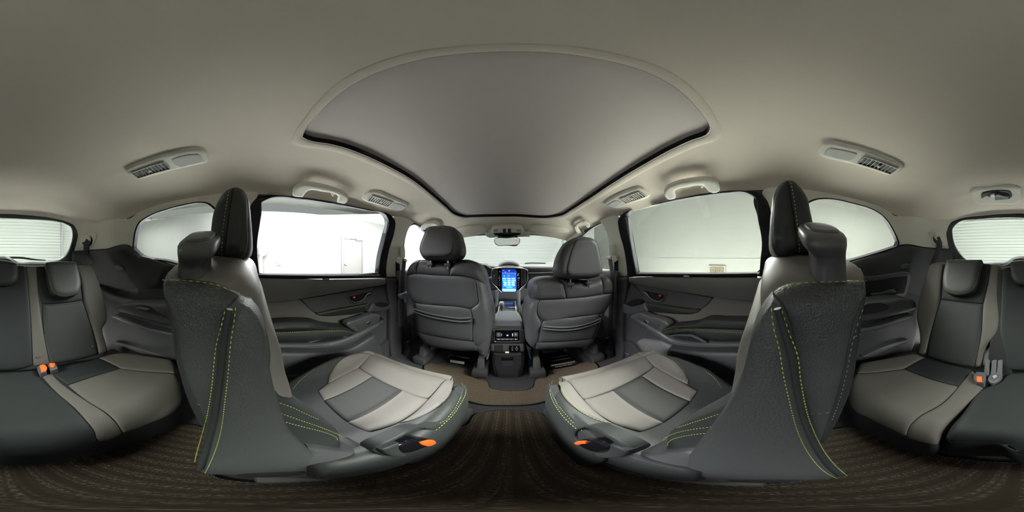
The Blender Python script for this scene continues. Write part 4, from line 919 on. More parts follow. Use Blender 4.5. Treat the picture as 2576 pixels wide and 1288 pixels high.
DL = dict(out=K('K4',(85,420),(92,375),(105,350),(135,322),(175,313),(260,324),(370,328),(420,314),(470,315),(520,338),(550,375),(568,450),(588,540),(612,640),(610,760),(596,840),(575,930),(545,925),(520,882),(430,882),(330,870),(200,835),(155,780),(140,690),(120,590),(95,520)),
 pan=[('shoulder_panel','fleather',K('K4',(87,412),(95,370),(130,324),(165,314),(172,326),(163,365),(166,400),(120,404)),.008),
  ('upper_panel','fleather',K('K4',(172,325),(260,327),(378,328),(366,370),(360,413),(260,408),(166,400)),.008),
  ('shoulder_panel','fleather',K('K4',(380,328),(420,314),(470,315),(520,338),(550,378),(567,465),(520,436),(450,418),(361,412),(368,370)),.010),
  ('back_panel','fleather',K('K4',(88,414),(165,403),(260,410),(360,415),(450,421),(514,438),(524,510),(533,575),(482,611),(450,605),(300,590),(158,574),(130,560),(104,520),(92,470)),.008),
  ('map_pocket','fleather',K('K4',(155,578),(300,593),(450,607),(484,618),(496,650),(499,720),(501,805),(330,785),(168,752),(155,650)),.009),
  ('side_strip','fleather',K('K4',(106,525),(128,562),(152,580),(152,650),(164,750),(148,740),(138,650),(122,590)),.006),
  ('side_bolster','fleather',K('K4',(518,440),(567,468),(588,545),(611,640),(608,760),(598,790),(560,815),(518,838),(504,805),(502,720),(499,650),(488,616),(536,578),(528,510)),.010),
  ('lower_flap','fabric',K('K4',(150,753),(166,756),(330,790),(500,810),(526,812),(524,850),(517,880),(430,880),(330,868),(220,838),(170,790)),.006)],
 pipe=[K('K4',(155,612),(250,640),(350,658),(440,667),(494,662)),K('K4',(156,628),(250,658),(350,676),(440,686),(494,682))], st=[K('K4',(410,318),(440,316),(480,320))],
 head=K('K4',(178,262),(182,225),(200,180),(222,135),(245,117),(290,112),(350,112),(385,122),(405,145),(420,190),(430,235),(428,275),(412,302),(385,318),(340,322),(260,322),(210,318),(188,295)),
 hp=K('K4',(183,260),(190,220),(212,160),(235,127),(270,118),(350,118),(376,135),(388,180),(392,230),(385,265),(365,292),(340,300),(270,302),(215,303),(195,290)),
 posts=K('K4',(232,322),(338,322)), legs=[K('K4',(180,930)),K('K4',(540,1010))])
DR = dict(out=K('K4',(813,640),(825,590),(848,555),(848,500),(862,455),(895,432),(960,420),(1100,430),(1200,440),(1270,420),(1305,404),(1335,420),(1352,450),(1354,515),(1332,600),(1305,650),(1272,740),(1235,840),(1180,858),(1100,862),(980,872),(870,868),(832,835),(816,740)),
 pan=[('shoulder_panel','fleather',K('K4',(849,555),(848,500),(863,458),(900,434),(960,422),(1000,425),(1035,448),(1050,500),(1057,550),(960,556)),.012),
  ('upper_panel','fleather',K('K4',(1008,426),(1150,445),(1275,424),(1278,470),(1281,520),(1170,540),(1060,549),(1052,500),(1038,452)),.008),
  ('shoulder_panel','fleather',K('K4',(1279,424),(1310,405),(1338,425),(1352,455),(1354,513),(1320,518),(1284,520),(1280,470)),.010),
  ('back_panel','fleather',K('K4',(905,560),(1060,552),(1200,540),(1353,516),(1345,560),(1320,608),(1262,640),(1100,662),(925,684),(893,652),(886,610)),.008),
  ('side_bolster','fleather',K('K4',(848,560),(900,563),(884,610),(886,652),(905,690),(895,745),(880,808),(868,862),(835,832),(817,740),(816,640),(830,590)),.010),
  ('map_pocket','fleather',K('K4',(925,688),(1100,665),(1255,643),(1261,668),(1240,750),(1218,790),(1100,803),(895,812),(903,745),(913,702)),.009),
  ('lower_flap','fabric',K('K4',(878,814),(1100,806),(1220,793),(1240,765),(1238,800),(1205,845),(1100,862),(980,872),(880,865)),.006),
  ('side_bolster','fleather',K('K4',(1352,520),(1333,600),(1305,650),(1272,740),(1240,800),(1224,790),(1243,750),(1264,668),(1260,645),(1322,612)),.008)],
 pipe=[K('K4',(918,712),(1000,720),(1100,716),(1200,692),(1258,668)),K('K4',(916,727),(1000,735),(1100,732),(1200,708),(1257,684))], st=[K('K4',(880,448),(940,458),(1010,452)),K('K4',(985,424),(1000,425),(1012,428))],
 head=K('K4',(1004,385),(1010,345),(1022,300),(1050,240),(1085,196),(1120,182),(1180,178),(1225,192),(1245,215),(1262,270),(1275,340),(1278,390),(1262,415),(1230,428),(1150,436),(1060,432),(1018,420)),
 hp=K('K4',(1060,390),(1070,320),(1090,250),(1112,205),(1150,190),(1205,188),(1235,212),(1255,280),(1268,345),(1268,392),(1245,415),(1150,427),(1080,427)),
 posts=K('K4',(1098,440),(1208,434)), legs=[K('K4',(890,1010)),K('K4',(1250,915))])
front_seat('bucket_seat', 'black leather driver seat back, taller, left of the console', .82, -.36, DL)
front_seat('bucket_seat', 'black leather front passenger seat back, lower, right of the console', .80, .36, DR)
# ------------------------------------------------------------------ third-row bench
TB = Surf((0, -.555, .30), (1, 0, 0), (0, -.27, .47), (0, 1, 0))
TC = Surf((0, 0, 0), (1, 0, 0), (0, 1, 0), (0, 0, 1), lambda a, b: .30+.01*np.clip((b+.6)/.35, 0, 1)-.05*np.clip((b+.285)/.08, 0, 1)**2)
A_ = K; 
def bench_part(name, label, loc, back, cush, heads, bpan, cpan, hst):
    sw = {'light': 'light3', 'dark': 'cushdark', 'mid': 'insert3'}; bpan = [(a, sw[b], c, d) for a, b, c, d in bpan]; cpan = [(a, sw[b], c, d) for a, b, c, d in cpan]  # swap in the leathers darkened for the dim rear row
    t = thing(name, label, 'car seat', loc)
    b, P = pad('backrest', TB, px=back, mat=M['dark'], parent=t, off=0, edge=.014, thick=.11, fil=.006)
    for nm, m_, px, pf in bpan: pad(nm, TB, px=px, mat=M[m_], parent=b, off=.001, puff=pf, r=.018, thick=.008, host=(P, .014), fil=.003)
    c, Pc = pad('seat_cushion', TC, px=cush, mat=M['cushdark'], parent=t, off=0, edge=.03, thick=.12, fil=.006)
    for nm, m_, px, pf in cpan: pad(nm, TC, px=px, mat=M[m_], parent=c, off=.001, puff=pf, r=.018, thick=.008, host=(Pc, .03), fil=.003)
    for px, st in zip(heads, hst):
        h, _ = pad('headrest', TB, px=px, mat=M['dark'], parent=t, off=.032, puff=.014, r=.03, thick=.05, fil=.008)
        stitch(TB, st, M['green'], h, off=.0445, L=.006, gap=.003, w=.0008)
    return t, b, c
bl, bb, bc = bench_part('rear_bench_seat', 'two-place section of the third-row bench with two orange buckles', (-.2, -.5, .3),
 K('K7',(676,405),(700,402),(766,397))+K('K2',(20,345),(105,348),(240,346),(372,350),(388,385),(410,450),(430,530),(433,580),(418,605),(428,660),(440,700),(420,720),(300,745),(150,775),(0,782))+K('K7',(700,828),(688,800),(680,740),(664,690),(667,560)),
 K('K7',(690,832),(766,828))+K('K2',(80,775),(160,768),(260,745),(400,718),(475,702),(600,712),(700,728),(740,800),(745,880),(700,935),(600,985),(500,1020),(392,1058),(250,1097),(100,1114),(0,1116))+K('K7',(700,1110),(600,1112),(480,1108),(436,1102),(450,1065),(520,980),(580,900),(625,880)),
 [K('K7',(712,398),(766,390))+K('K2',(30,345),(62,352),(68,390),(62,420),(40,435),(0,440))+K('K7',(740,482),(720,460),(714,430)),
  K('K2',(178,350),(240,346),(300,350),(312,400),(316,445),(305,472),(275,485),(235,488),(205,475),(190,440),(182,390))],
 [('centre_panel','dark',K('K7',(678,408),(766,398))+K('K2',(105,352),(118,480),(126,620),(132,755),(70,772),(0,778))+K('K7',(692,824),(686,760),(668,690),(670,560)),.008),
  ('light_strip','light',K('K2',(105,352),(148,354),(155,470),(172,600),(202,750),(170,756),(133,757),(127,620),(118,480)),.006),
  ('upper_panel','dark',K('K2',(150,354),(300,350),(318,400),(333,492),(250,504),(172,508),(156,440)),.006),
  ('back_insert','mid',K('K2',(173,511),(250,507),(333,496),(355,560),(380,640),(396,710),(300,735),(205,750),(178,620)),.008),
  ('outer_bolster','light',K('K2',(302,352),(368,352),(385,385),(410,450),(430,530),(432,580),(415,603),(426,660),(436,700),(399,711),(383,640),(358,560),(335,493),(320,400)),.012)],
 [('centre_panel','dark',K('K7',(694,836),(766,832))+K('K2',(80,778),(152,774),(165,810),(220,860),(300,930),(350,985),(378,1020),(390,1055),(250,1095),(100,1112),(0,1114))+K('K7',(650,1108),(540,1105),(455,1098),(520,990),(600,895)),.008),
  ('light_strip','light',K('K2',(155,776),(205,782),(240,822),(275,850),(350,900),(430,952),(470,990),(495,1020),(440,1042),(392,1056),(380,1020),(352,985),(302,930),(222,860)),.006),
  ('cushion_insert','dark',K('K2',(208,792),(300,765),(395,726),(440,745),(487,768),(380,800),(275,835),(240,812)),.006),
  ('front_panel','light',K('K2',(277,838),(380,803),(488,771),(600,784),(706,792),(728,840),(735,890),(700,932),(600,982),(497,1018),(470,985),(430,948),(350,898)),.010),
  ('outer_panel','light',K('K2',(398,724),(470,705),(600,715),(698,732),(708,790),(600,782),(489,768),(440,744)),.006)],
 [K('K2',(65,350),(70,390),(64,422),(40,438),(0,443)), K('K2',(186,400),(194,440),(208,472),(240,484),(275,481),(302,468),(312,445))])
for a, b, nm in ((( -.052,0,0),0,'l'),):
    pass
for q in (K('K2',(148,720)), K('K2',(371,680))):
    p = TB.P(TB.hit(*q[0]), .010)[0]; loft('seat_button', [[p+np.array([r_*cos(u), h_, r_*sin(u)]) for u in np.linspace(0, 2*pi, 14, endpoint=False)] for r_, h_ in ((.007,0),(.007,.002),(.004,.004))], M['steel'], bb)
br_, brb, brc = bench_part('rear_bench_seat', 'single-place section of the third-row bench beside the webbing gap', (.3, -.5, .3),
 K('K7',(385,395),(400,388),(450,386),(540,388),(632,390),(673,393),(668,500),(655,690),(622,722),(598,812),(565,818),(450,796),(372,772),(330,757),(343,700),(341,662),(330,610),(335,560),(350,500)),
 K('K7',(100,790),(200,772),(338,747),(372,768),(460,790),(560,815),(585,865),(612,895),(540,965),(480,1022),(440,1070),(412,1118),(350,1105),(290,1088),(150,1012),(70,968),(50,930),(60,850)),
 [K('K7',(463,388),(540,388),(604,388),(592,440),(583,485),(565,515),(530,527),(485,525),(455,508),(448,475),(452,430))],
 [('outer_bolster','light',K('K7',(388,393),(412,387),(447,388),(436,460),(430,530),(410,600),(385,690),(370,755),(350,760),(335,754),(346,700),(343,662),(332,610),(337,560),(352,500)),.012),
  ('upper_panel','dark',K('K7',(450,390),(540,388),(630,391),(620,470),(600,556),(520,548),(432,538),(440,460)),.006),
  ('back_insert','mid',K('K7',(431,541),(520,550),(600,559),(592,680),(578,760),(563,812),(450,790),(374,765),(387,690),(412,600)),.008),
  ('light_strip','light',K('K7',(633,392),(671,394),(667,500),(655,688),(622,718),(598,812),(567,812),(582,740),(594,680),(603,556),(622,470)),.006)],
 [('outer_panel','light',K('K7',(103,793),(200,774),(338,750),(373,769),(330,790),(281,817),(200,830),(90,838)),.006),
  ('cushion_insert','dark',K('K7',(283,819),(330,792),(376,770),(460,793),(560,816),(535,850),(501,888),(440,875),(392,860)),.006),
  ('front_panel','light',K('K7',(88,840),(200,832),(281,821),(390,863),(500,891),(470,925),(420,968),(370,995),(330,1022),(300,1055),(290,1084),(150,1010),(72,965),(58,930),(66,870)),.010),
  ('light_strip','light',K('K7',(502,891),(562,818),(585,865),(611,895),(540,965),(480,1022),(440,1070),(411,1116),(350,1103),(292,1086),(302,1055),(333,1022),(372,997),(422,970),(472,927)),.006)],
 [K('K7',(452,470),(458,505),(485,522),(530,524),(562,512),(580,485),(590,440))])
# buckles and webbing
t = thing('belt_buckle', 'black double buckle with two orange buttons on the left bench section', 'buckle', (-.12, -.52, .31))
for k, (q, hc) in enumerate(((K('K2',(150,778),(182,770),(190,800),(163,806)), K('K2',(160,778),(175,772),(188,780),(184,800),(168,803))), (K('K2',(188,762),(222,755),(235,785),(205,797)), K('K2',(197,762),(210,757),(222,768),(218,783),(205,785))))):
    o, _ = pad('buckle_body', TC, px=q, mat=M['plastic'], parent=t, off=.025, puff=.006, r=.01, thick=.035, spline=False, fil=.003)
    pad('release_button', TC, px=hc, mat=M['orange'], parent=o, off=.031, puff=.003, r=.005, thick=.003, label='orange release button')
t = thing('belt_buckle', 'black buckle with one orange button on the right bench section', 'buckle', (.16, -.50, .31))
o, _ = pad('buckle_body', TC, px=K('K7',(562,862),(575,845),(605,848),(613,868),(603,892),(575,888)), mat=M['plastic'], parent=t, off=.022, puff=.006, r=.01, thick=.03, fil=.003)
pad('release_button', TC, px=K('K7',(573,868),(595,868),(598,890),(577,888)), mat=M['orange'], parent=o, off=.028, puff=.003, r=.005, thick=.003, spline=False, label='orange release button')
t = thing('belt_latch', 'small black latch buckle beside the orange-buttoned one', 'buckle', (.09, -.50, .31))
o, _ = pad('buckle_body', TC, px=K('K7',(628,855),(650,843),(680,848),(660,880),(640,888),(624,880)), mat=M['plastic'], parent=t, off=.016, puff=.006, r=.01, thick=.02, fil=.003)
pad('latch_slot', TC, px=K('K7',(638,862),(652,856),(658,864),(645,872)), mat=M['silver'], parent=o, off=.0225, thick=.001, spline=False, fil=0)
for i, (a, b, lb) in enumerate(((612,628,'black webbing strap in the bench gap, right edge'),(638,655,'black webbing strap in the bench gap, middle'),(662,678,'black webbing strap in the bench gap, left edge'))):
    mx_ = (a+b)/2
    p = [TB.P(TB.hit(*K('K7',(mx_+8-i*8, 700))[0]), -.02)[0], TB.P(TB.hit(*K('K7',(mx_, 770))[0]), .0)[0], TB.P(TB.hit(*K('K7',(mx_, 838))[0]), .03)[0], TB.P(TB.hit(*K('K7',(mx_-4, 850))[0]), .045)[0]]
    o = tube('webbing_strap', p, .009, M['belt'], flat=(.2,1), up=(0,1,0)); tag(o, lb, 'strap', 'straps in the bench gap')
o = box('gap_shade', (.105, -.68, .50), (.09, .03, .52), M['shade_ink'], rot=(.52,0,0), bev=.005); tag(o, 'near-black block standing in for shade between the two bench sections', 'lining')  # near-black block painting the shade in the bench gap
# carpeted step under the bench
t = thing('bench_base', 'carpeted box under the third-row bench with a dark flap', 'seat base', (0, -.4, 0))
pad('carpet_face', Surf((0, -.262, 0), (1, 0, 0), (0, 0, 1), (0, 1, 0)), ab=[(-.60,.005),(-.60,.185),(.60,.185),(.60,.005)], mat=M['fabric'], parent=t, off=0, edge=.02, thick=.45, fil=0, spline=False)
pad('pull_flap', Surf((0, -.262, 0), (1, 0, 0), (0, 0, 1), (0, 1, 0)), ab=[(.10,.03),(.10,.17),(-.02,.17),(.03,.03)], mat=M['plastic2'], parent=t, off=.004, puff=.002, r=.01, thick=.006, fil=.003, spline=False)
# ------------------------------------------------------------------ floor mats
FL = Surf((0, 0, .004), (1, 0, 0), (0, 1, 0), (0, 0, 1))
def floor_mat(name, label, px=None, ab=None, st=None, m_='mat', th=.004):
    o, P = pad(name, FL, px=px, ab=ab, mat=M[m_], off=th, edge=.004, thick=.006, fil=.008, s=.018)
    t = tag(o, label, 'floor mat')
    Q = np.vstack([P, P[:1]]); W_ = FL.P(Q, th+.0015)
    tube('bound_edge', W_, .0035, M['fabric'], o, spline=0, cap=False)
    c = P.mean(0); stitch(FL, None, M['green'], o, ab=np.vstack([P, P[:2]])[::1], off=th+.0055, L=.005, gap=.004, w=.0007)
    return o
floor_mat('brown_floor_mat', 'brown pile mat behind the front seats, notched round the console', px=K('K4',(215,955),(245,942),(400,968),(488,985),(500,1000),(502,1022),(515,1032),(580,1036),(592,1050),(600,1088),(650,1100),(725,1106),(800,1102),(850,1092),(862,1070),(866,1042),(880,1035),(940,1030),(950,1010),(955,985),(1000,972),(1210,932),(1240,950),(1250,1000),(1150,1100),(945,1165),(860,1186),(725,1193),(560,1188),(460,1165),(300,1100),(215,1000)))
floor_mat('ribbed_floor_mat', 'long dark ribbed runner mat down the aisle between the second-row seats', ab=[(-.072,.545),(.11,.545),(.13,.52),(.14,.46),(.165,.43),(.17,.30),(.172,.10),(.16,.02),(.17,-.03),(.22,-.065),(.38,-.075),(.40,-.10),(.42,-.22),(.38,-.25),(.2,-.248),(0,-.245),(-.2,-.248),(-.36,-.25),(-.40,-.22),(-.38,-.10),(-.35,-.075),(-.2,-.065),(-.13,-.03),(-.115,.02),(-.118,.10),(-.118,.30),(-.118,.42),(-.095,.45),(-.09,.52)], m_='matr')
# ------------------------------------------------------------------ centre console
t = thing('centre_console', 'dark centre console with rear climate display and padded lid', 'console', (0, 1.05, 0))
CB = Surf((0, .87, .3), (1, 0, 0), (0, 0, 1), (0, -1, 0))
pad('console_body', CB, px=K('K8',(205,790),(520,788),(524,830),(530,930),(527,1050),(510,1150),(498,1180),(240,1180),(225,1120),(210,1000),(203,900),(200,830)), mat=M['plastic'], parent=t, off=-.012, edge=.015, thick=.38, fil=.005)
lid = Surf((0, 0, .395), (1, 0, 0), (0, 1, 0), (0, 0, 1), lambda a, b: .004*np.sin(np.clip((b-.87)/.36, 0, 1)*3.1)-.038*np.clip((b-.87)/.39, 0, 1))
o, P = pad('padded_lid', lid, ab=[(-.088,.86),(.097,.86),(.094,1.15),(.086,1.24),(.04,1.265),(0,1.262),(-.04,1.255),(-.078,1.24),(-.085,1.15)], mat=M['lid'], parent=t, off=.006, edge=.018, thick=.045, fil=.01)
for x in (-.068, .077): stitch(lid, None, M['green'], o, ab=[(x,.872),(x,1.1),(x*.9,1.235)], off=.0062, L=.005, gap=.003, w=.0008)
u, _ = pad('upper_surround', CB, px=K('S2',(115,150),(200,138),(480,136),(760,138),(835,150),(860,300),(850,400),(820,430),(600,438),(480,440),(200,438),(125,420),(108,300)), mat=M['smooth'], parent=t, off=.008, puff=.010, r=.02, thick=.03, fil=.003)
pad('chrome_frame', CB, px=K('S2',(182,142),(765,142),(788,370),(740,402),(210,405),(188,380)), mat=M['chrome'], parent=u, off=.0185, puff=.003, r=.003, thick=.006, holes=[K('S2',(222,145),(738,145),(745,380),(225,385))], fil=.0012, s=.004, spline=False)
g, _ = pad('climate_panel', CB, px=K('S2',(222,145),(738,145),(745,380),(225,385)), mat=M['piano'], parent=u, off=.0185, thick=.004, fil=.001, spline=False)
blue = emit('blue_digits', (.25,.45,1), 3.5); wht = emit('white_legend', (.7,.75,.8), .6)
pd = CB.P(CB.hit(*K('S2',(487,258))[0]), .0192)[0]; text('temperature_digits', '29', pd, .010, (1,0,0), (0,0,1), blue, g)
def s2box(x0, y0, x1, y1, nm, m_, off=.0186, puff=.001):
    return pad(nm, CB, px=K('S2',(x0,y0),(x1,y0),(x1,y1),(x0,y1)), mat=M[m_] if isinstance(m_, str) else m_, parent=g, off=off, puff=puff, r=.002, thick=.002, fil=.0005, spline=False, s=.003)[0]
s2box(252,198,345,290,'temp_button','plastic2'); s2box(620,198,712,285,'fan_button','plastic2')
for k in range(6): s2box(250+k*78,322,322+k*78,358,'climate_button','plastic2')
for (tx, x, y, s_) in (('TEMP',297,244,.0035),('ON/OFF',392,342,.0035),('MODE',480,342,.0035),('AUTO',565,342,.0035),('+',660,212,.004),('-',660,268,.004),('▲',300,212,.003),('▼',300,276,.003)):
    text('legend', tx, CB.P(CB.hit(*K('S2',(x,y))[0]), .0205)[0], s_, (1,0,0), (0,0,1), wht, g)
for x in (303, 660): s2box(x-12,336,x+12,346,'seat_heat_icon',wht,.0205,0)
s2box(362,215,368,275,'display_tick',wht,.0192,0); s2box(586,215,600,278,'display_tick',wht,.0192,0); s2box(654,230,670,248,'fan_icon',wht,.0205,0)
m_, _ = pad('middle_panel', CB, px=K('S2',(115,455),(200,448),(480,452),(800,448),(845,455),(855,540),(850,630),(780,640),(480,640),(170,632),(118,625),(110,540)), mat=M['plastic2'], parent=t, off=.0, puff=.008, r=.015, thick=.02, fil=.002)
pad('socket_cover', CB, px=K('S2',(216,478),(388,480),(392,628),(214,622)), mat=M['plastic'], parent=m_, off=.009, puff=.0015, r=.003, thick=.003, fil=.0015, spline=False, s=.003)
us, _ = pad('usb_panel', CB, px=K('S2',(520,493),(745,495),(758,610),(735,630),(525,628),(512,600)), mat=M['piano'], parent=m_, off=.009, puff=.001, r=.003, thick=.003, fil=.001, spline=False, s=.003)
for (x0,y0,x1,y1) in ((566,553,616,573),(650,542,718,576)):
    o, _ = pad('usb_port', CB, px=K('S2',(x0,y0),(x1,y0),(x1,y1),(x0,y1)), mat=M['silver'], parent=us, off=.0103, puff=.001, r=.001, thick=.002, fil=.0006, spline=False, s=.002)
    pad('port_slot', CB, px=K('S2',(x0+9,y0+7),(x1-9,y0+7),(x1-9,y1-7),(x0+9,y1-7)), mat=M['shade_ink'], parent=o, off=.0116, thick=.0003, fil=.0003, spline=False, s=.002)
for tx, x, y in (('USB',590,524),('USB',683,522),('3.0A',590,592),('3.0A',683,590)): text('legend', tx, CB.P(CB.hit(*K('S2',(x,y))[0]), .0105)[0], .004, (1,0,0), (0,0,1), wht, us)
dr, _ = pad('bin_door', CB, px=K('S2',(175,662),(300,680),(480,684),(700,680),(800,662),(802,900),(790,980),(740,1070),(735,1180),(720,1205),(300,1208),(275,1180),(262,1080),(205,960),(182,850)), mat=M['plastic'], parent=t, off=-.004, puff=.008, r=.012, thick=.02, fil=.002)
hg, _ = pad('door_pull', CB, px=K('S2',(360,748),(605,748),(612,820),(352,820)), mat=M['piano'], parent=dr, off=.005, puff=.005, r=.006, thick=.008, fil=.001, spline=False, s=.004)
pad('pull_pocket', CB, px=K('S2',(362,825),(620,825),(600,935),(575,948),(410,946),(390,925)), mat=M['smooth'], parent=dr, off=.0045, puff=.0005, r=.002, thick=.002, fil=.002, spline=False, s=.004)
wl = emit('warm_lamp', (1,.75,.45), 3.0)
o, _ = pad('ambient_lamp', CB, px=K('S2',(445,642),(515,642),(515,656),(445,656)), mat=wl, parent=t, off=.004, thick=.002, fil=.0005, spline=False, s=.003)
# console front: shifter and tray
box('console_front', (0, 1.48, .18), (.19, .5, .28), M['plastic'], t, bev=.03)
box('shift_plate', (0, 1.42, .335), (.13, .16, .01), M['piano'], t, bev=.003, rot=(.25,0,0)); 
for k in range(5): box('console_button', (.01+k*.012, 1.40, .345), (.008,.008,.004), M['silver'], t, bev=.001)
for x in (-.072, .072): box('tray_trim', (x, 1.43, .345), (.006, .2, .012), M['chrome'], t, bev=.002, rot=(.2,0,0))
for x in (-.11, .11): box('knee_pad', (x, 1.62, .33), (.03, .10, .24), M['smooth'], t, bev=.012, rot=(-.4,0,0))
gs = tube('gear_lever', [(-.045,1.32,.32),(-.045,1.317,.355),(-.045,1.312,.372),(-.045,1.308,.405),(-.045,1.306,.420)], [.010,.010,.019,.024,.016], M['smooth'], flat=(1.1,1), up=(0,1,0)); tag(gs, 'dark gear lever with a fat knob ahead of the console lid', 'gear lever')
# ------------------------------------------------------------------ dashboard
t = thing('dashboard', 'grey dashboard across the car with central touchscreen surround', 'dashboard', (0, 1.8, .5))
DS = Surf((0, 1.80, .55), (1, 0, 0), (0, -.12, 1), (0, -1, 0))
DT = Surf((0, 0, 0), (1, 0, 0), (0, 1, 0), (0, 0, 1), lambda a, b: .665-.02*np.abs(a)+.004*np.clip((b-1.8)/.4, 0, 1))
pad('dash_top', DT, ab=[(-.66,1.80),(-.3,1.78),(0,1.79),(.3,1.80),(.66,1.82),(.64,2.1),(.4,2.17),(0,2.2),(-.4,2.17),(-.64,2.1)], mat=M['dark'], parent=t, off=0, edge=.03, thick=.2, fil=.02)
pad('dash_fascia', DS, px=K('W3',(1090,790),(1300,800),(1620,800),(1900,810))+[(1480,676),(1480,700),(1400,740),(1325,740),(1318,720),(1327,700)], mat=M['mid'], parent=t, off=.004, puff=.015, r=.03, thick=.05)
pad('dash_seam', DS, px=K('W3',(1165,868),(1300,868),(1560,862),(1700,866),(1700,884),(1560,880),(1300,884),(1165,884)), mat=M['chrome'], parent=t, off=.02, puff=.002, r=.002, thick=.004, fil=.002, s=.01)
pad('driver_fascia', DS, px=K('W3',(400,800),(560,780),(740,800),(660,840),(650,960),(700,1090),(760,1160),(700,1180),(500,1160),(300,1100)), mat=M['mid'], parent=t, off=.002, puff=.015, r=.03, thick=.05)
box('lower_dash', (0, 1.90, .40), (1.25, .22, .28), M['plastic'], t, bev=.05, rot=(-.2,0,0), seg=3)
pad('centre_stack', DS, px=K('W3',(655,840),(800,785),(1000,785),(1150,830),(1170,960),(1110,1080),(1050,1170),(1000,1190),(790,1190),(740,1150),(680,1060),(648,960)), mat=M['plastic2'], parent=t, off=.010, puff=.015, r=.02, thick=.06, fil=.004)
pad('speaker_hump', DS, px=K('S1',(400,145),(545,45),(1045,45),(1190,145)), mat=M['fleather'], parent=t, off=-.03, puff=.02, r=.03, thick=.10, fil=.004)
pad('instrument_hood', DS, px=K('S1',(-250,60),(0,90),(100,150),(210,210),(160,250),(100,230),(0,150),(-200,120)), mat=M['fleather'], parent=t, off=.03, puff=.01, r=.02, thick=.08)
scr = thing('touchscreen', 'tall blue-lit centre touchscreen in a silver-edged frame', 'screen', (.01, 1.79, .55))
rim = K('S1',(178,260),(200,225),(400,180),(800,170),(1200,180),(1400,220),(1450,250),(1470,450),(1450,650),(1430,720),(1300,850),(1120,1030),(1060,1065),(540,1065),(480,1020),(300,830),(180,700),(160,600),(160,450))
def inset(q, k, kx=None): q = np.array(q); c = q.mean(0); return [tuple(c+(p-c)*k) for p in q]
fr, _ = pad('silver_rim', DS, px=rim, mat=M['chrome'], parent=scr, off=.030, puff=.004, r=.004, thick=.03, holes=[inset(rim, .95)], fil=.003, s=.006)
fc, _ = pad('glass_face', DS, px=inset(rim, .955), mat=M['piano'], parent=scr, off=.028, thick=.01, fil=.003, s=.012)
sc0 = emit('screen_blue', (.015,.10,.75), 1.0); sc1 = emit('screen_light', (.22,.42,.95), 1.1); sc2 = emit('screen_white', (.75,.85,1.), 1.2); sc3 = emit('screen_cyan', (.02,.45,.9), 1.1); sc4 = emit('screen_navy', (.005,.02,.22), 1.0)
def sp(x0, y0, x1, y1, m_, nm, lv=0): return pad(nm, DS, px=K('S1',(x0,y0),(x1,y0),(x1,y1),(x0,y1)), mat=m_, parent=scr if lv == 0 else sd_, off=.0285+.0004*lv, thick=.0003, fil=0, spline=False, s=.03)[0]
sd_ = sp(545,240,1055,1030,sc0,'display')
sp(550,245,1045,365,sc4,'status_bar',1); sp(550,358,1045,372,sc1,'divider',1); sp(555,380,1040,405,sc4,'tab_row',1)
for k in range(3): sp(560+k*160,535,700+k*160,585,sc1,'menu_tile',1)
sp(560,605,715,655,sc3,'menu_tile',1); sp(730,605,870,655,sc1,'menu_tile',1); sp(885,605,1035,655,sc1,'menu_tile',1)
for r_ in range(2):
    for k in range(3): sp(590+k*142,668+r_*78,722+k*142,738+r_*78,sc1,'preset_tile',1)
sp(550,830,1050,842,sc1,'divider',1); sp(670,850,950,900,sc3,'climate_strip',1); sp(550,920,1055,1022,sc1,'dock_strip',1)
def stx(body, x, y, size): text('screen_legend', body, DS.P(DS.hit(*K('S1',(x,y))[0]), .0300)[0], size, (1,0,0), (0,0,1), sc2, sd_)
for b_, x, y, s_ in (('12:4',600,270,.008),('36°',665,330,.009),('OUTSIDE',800,270,.005),('READY',795,300,.005),('36',630,475,.013),('94.9 FM',780,432,.007),('RADIO',770,480,.006),('SEEK',630,560,.005),('TUNE',795,560,.005),('SCAN',965,560,.005),('FM',620,630,.006),('AM',800,630,.005),('XM',960,630,.005),
    ('1',655,700,.007),('2',797,700,.007),('3',938,700,.007),('4',655,780,.007),('5',797,780,.007),('6',938,780,.007),('72',600,880,.007),('AUTO',815,880,.006),('72',1000,880,.007),('MENU',740,948,.006),('MAP',910,948,.006),('HOME',620,1000,.005),('APPS',900,1000,.005)): stx(b_, x, y, s_)
for sx in (1, -1):
    pts = [(205,250),(385,200),(400,860),(370,830),(205,660)] if sx == 1 else [(1205,200),(1395,250),(1425,660),(1250,830),(1205,850)]
    vt, _ = pad('air_vent', DS, px=K('S1', *pts), mat=M['shade_ink'], parent=t, off=.0285, thick=.002, fil=.002, spline=False, s=.02)
    for k in range(4):
        xx = (235+k*45) if sx == 1 else (1240+k*45); yb = 690+k*40 if sx == 1 else 800-k*40
        a = DS.P(DS.hit(*K('S1',(xx,240))[0]), .034)[0]; b = DS.P(DS.hit(*K('S1',(xx,yb))[0]), .034)[0]
        tube('vent_vane', [a, b], .0045, M['smooth'], vt, spline=0, seg=6)
    xx = 278 if sx == 1 else 1320; a = DS.P(DS.hit(*K('S1',(xx,410))[0]), .040)[0]; b = DS.P(DS.hit(*K('S1',(xx,510))[0]), .040)[0]; tube('vent_tab', [a, b], .003, M['chrome'], vt, spline=0, seg=6)
for x, y in ((455,555),(1135,555)):
    p = DS.P(DS.hit(*K('S1',(x,y))[0]), .031)[0]
    loft('volume_knob', [[p+np.array([r_*cos(u), -h_, r_*sin(u)]) for u in np.linspace(0, 2*pi, 20, endpoint=False)] for r_, h_ in ((.011,0),(.011,.008),(.009,.010))], M['chrome'], scr)
    loft('knob_face', [[p+np.array([r_*cos(u), -h_, r_*sin(u)]) for u in np.linspace(0, 2*pi, 16, endpoint=False)] for r_, h_ in ((.006,.0095),(.006,.0115))], M['piano'], scr)
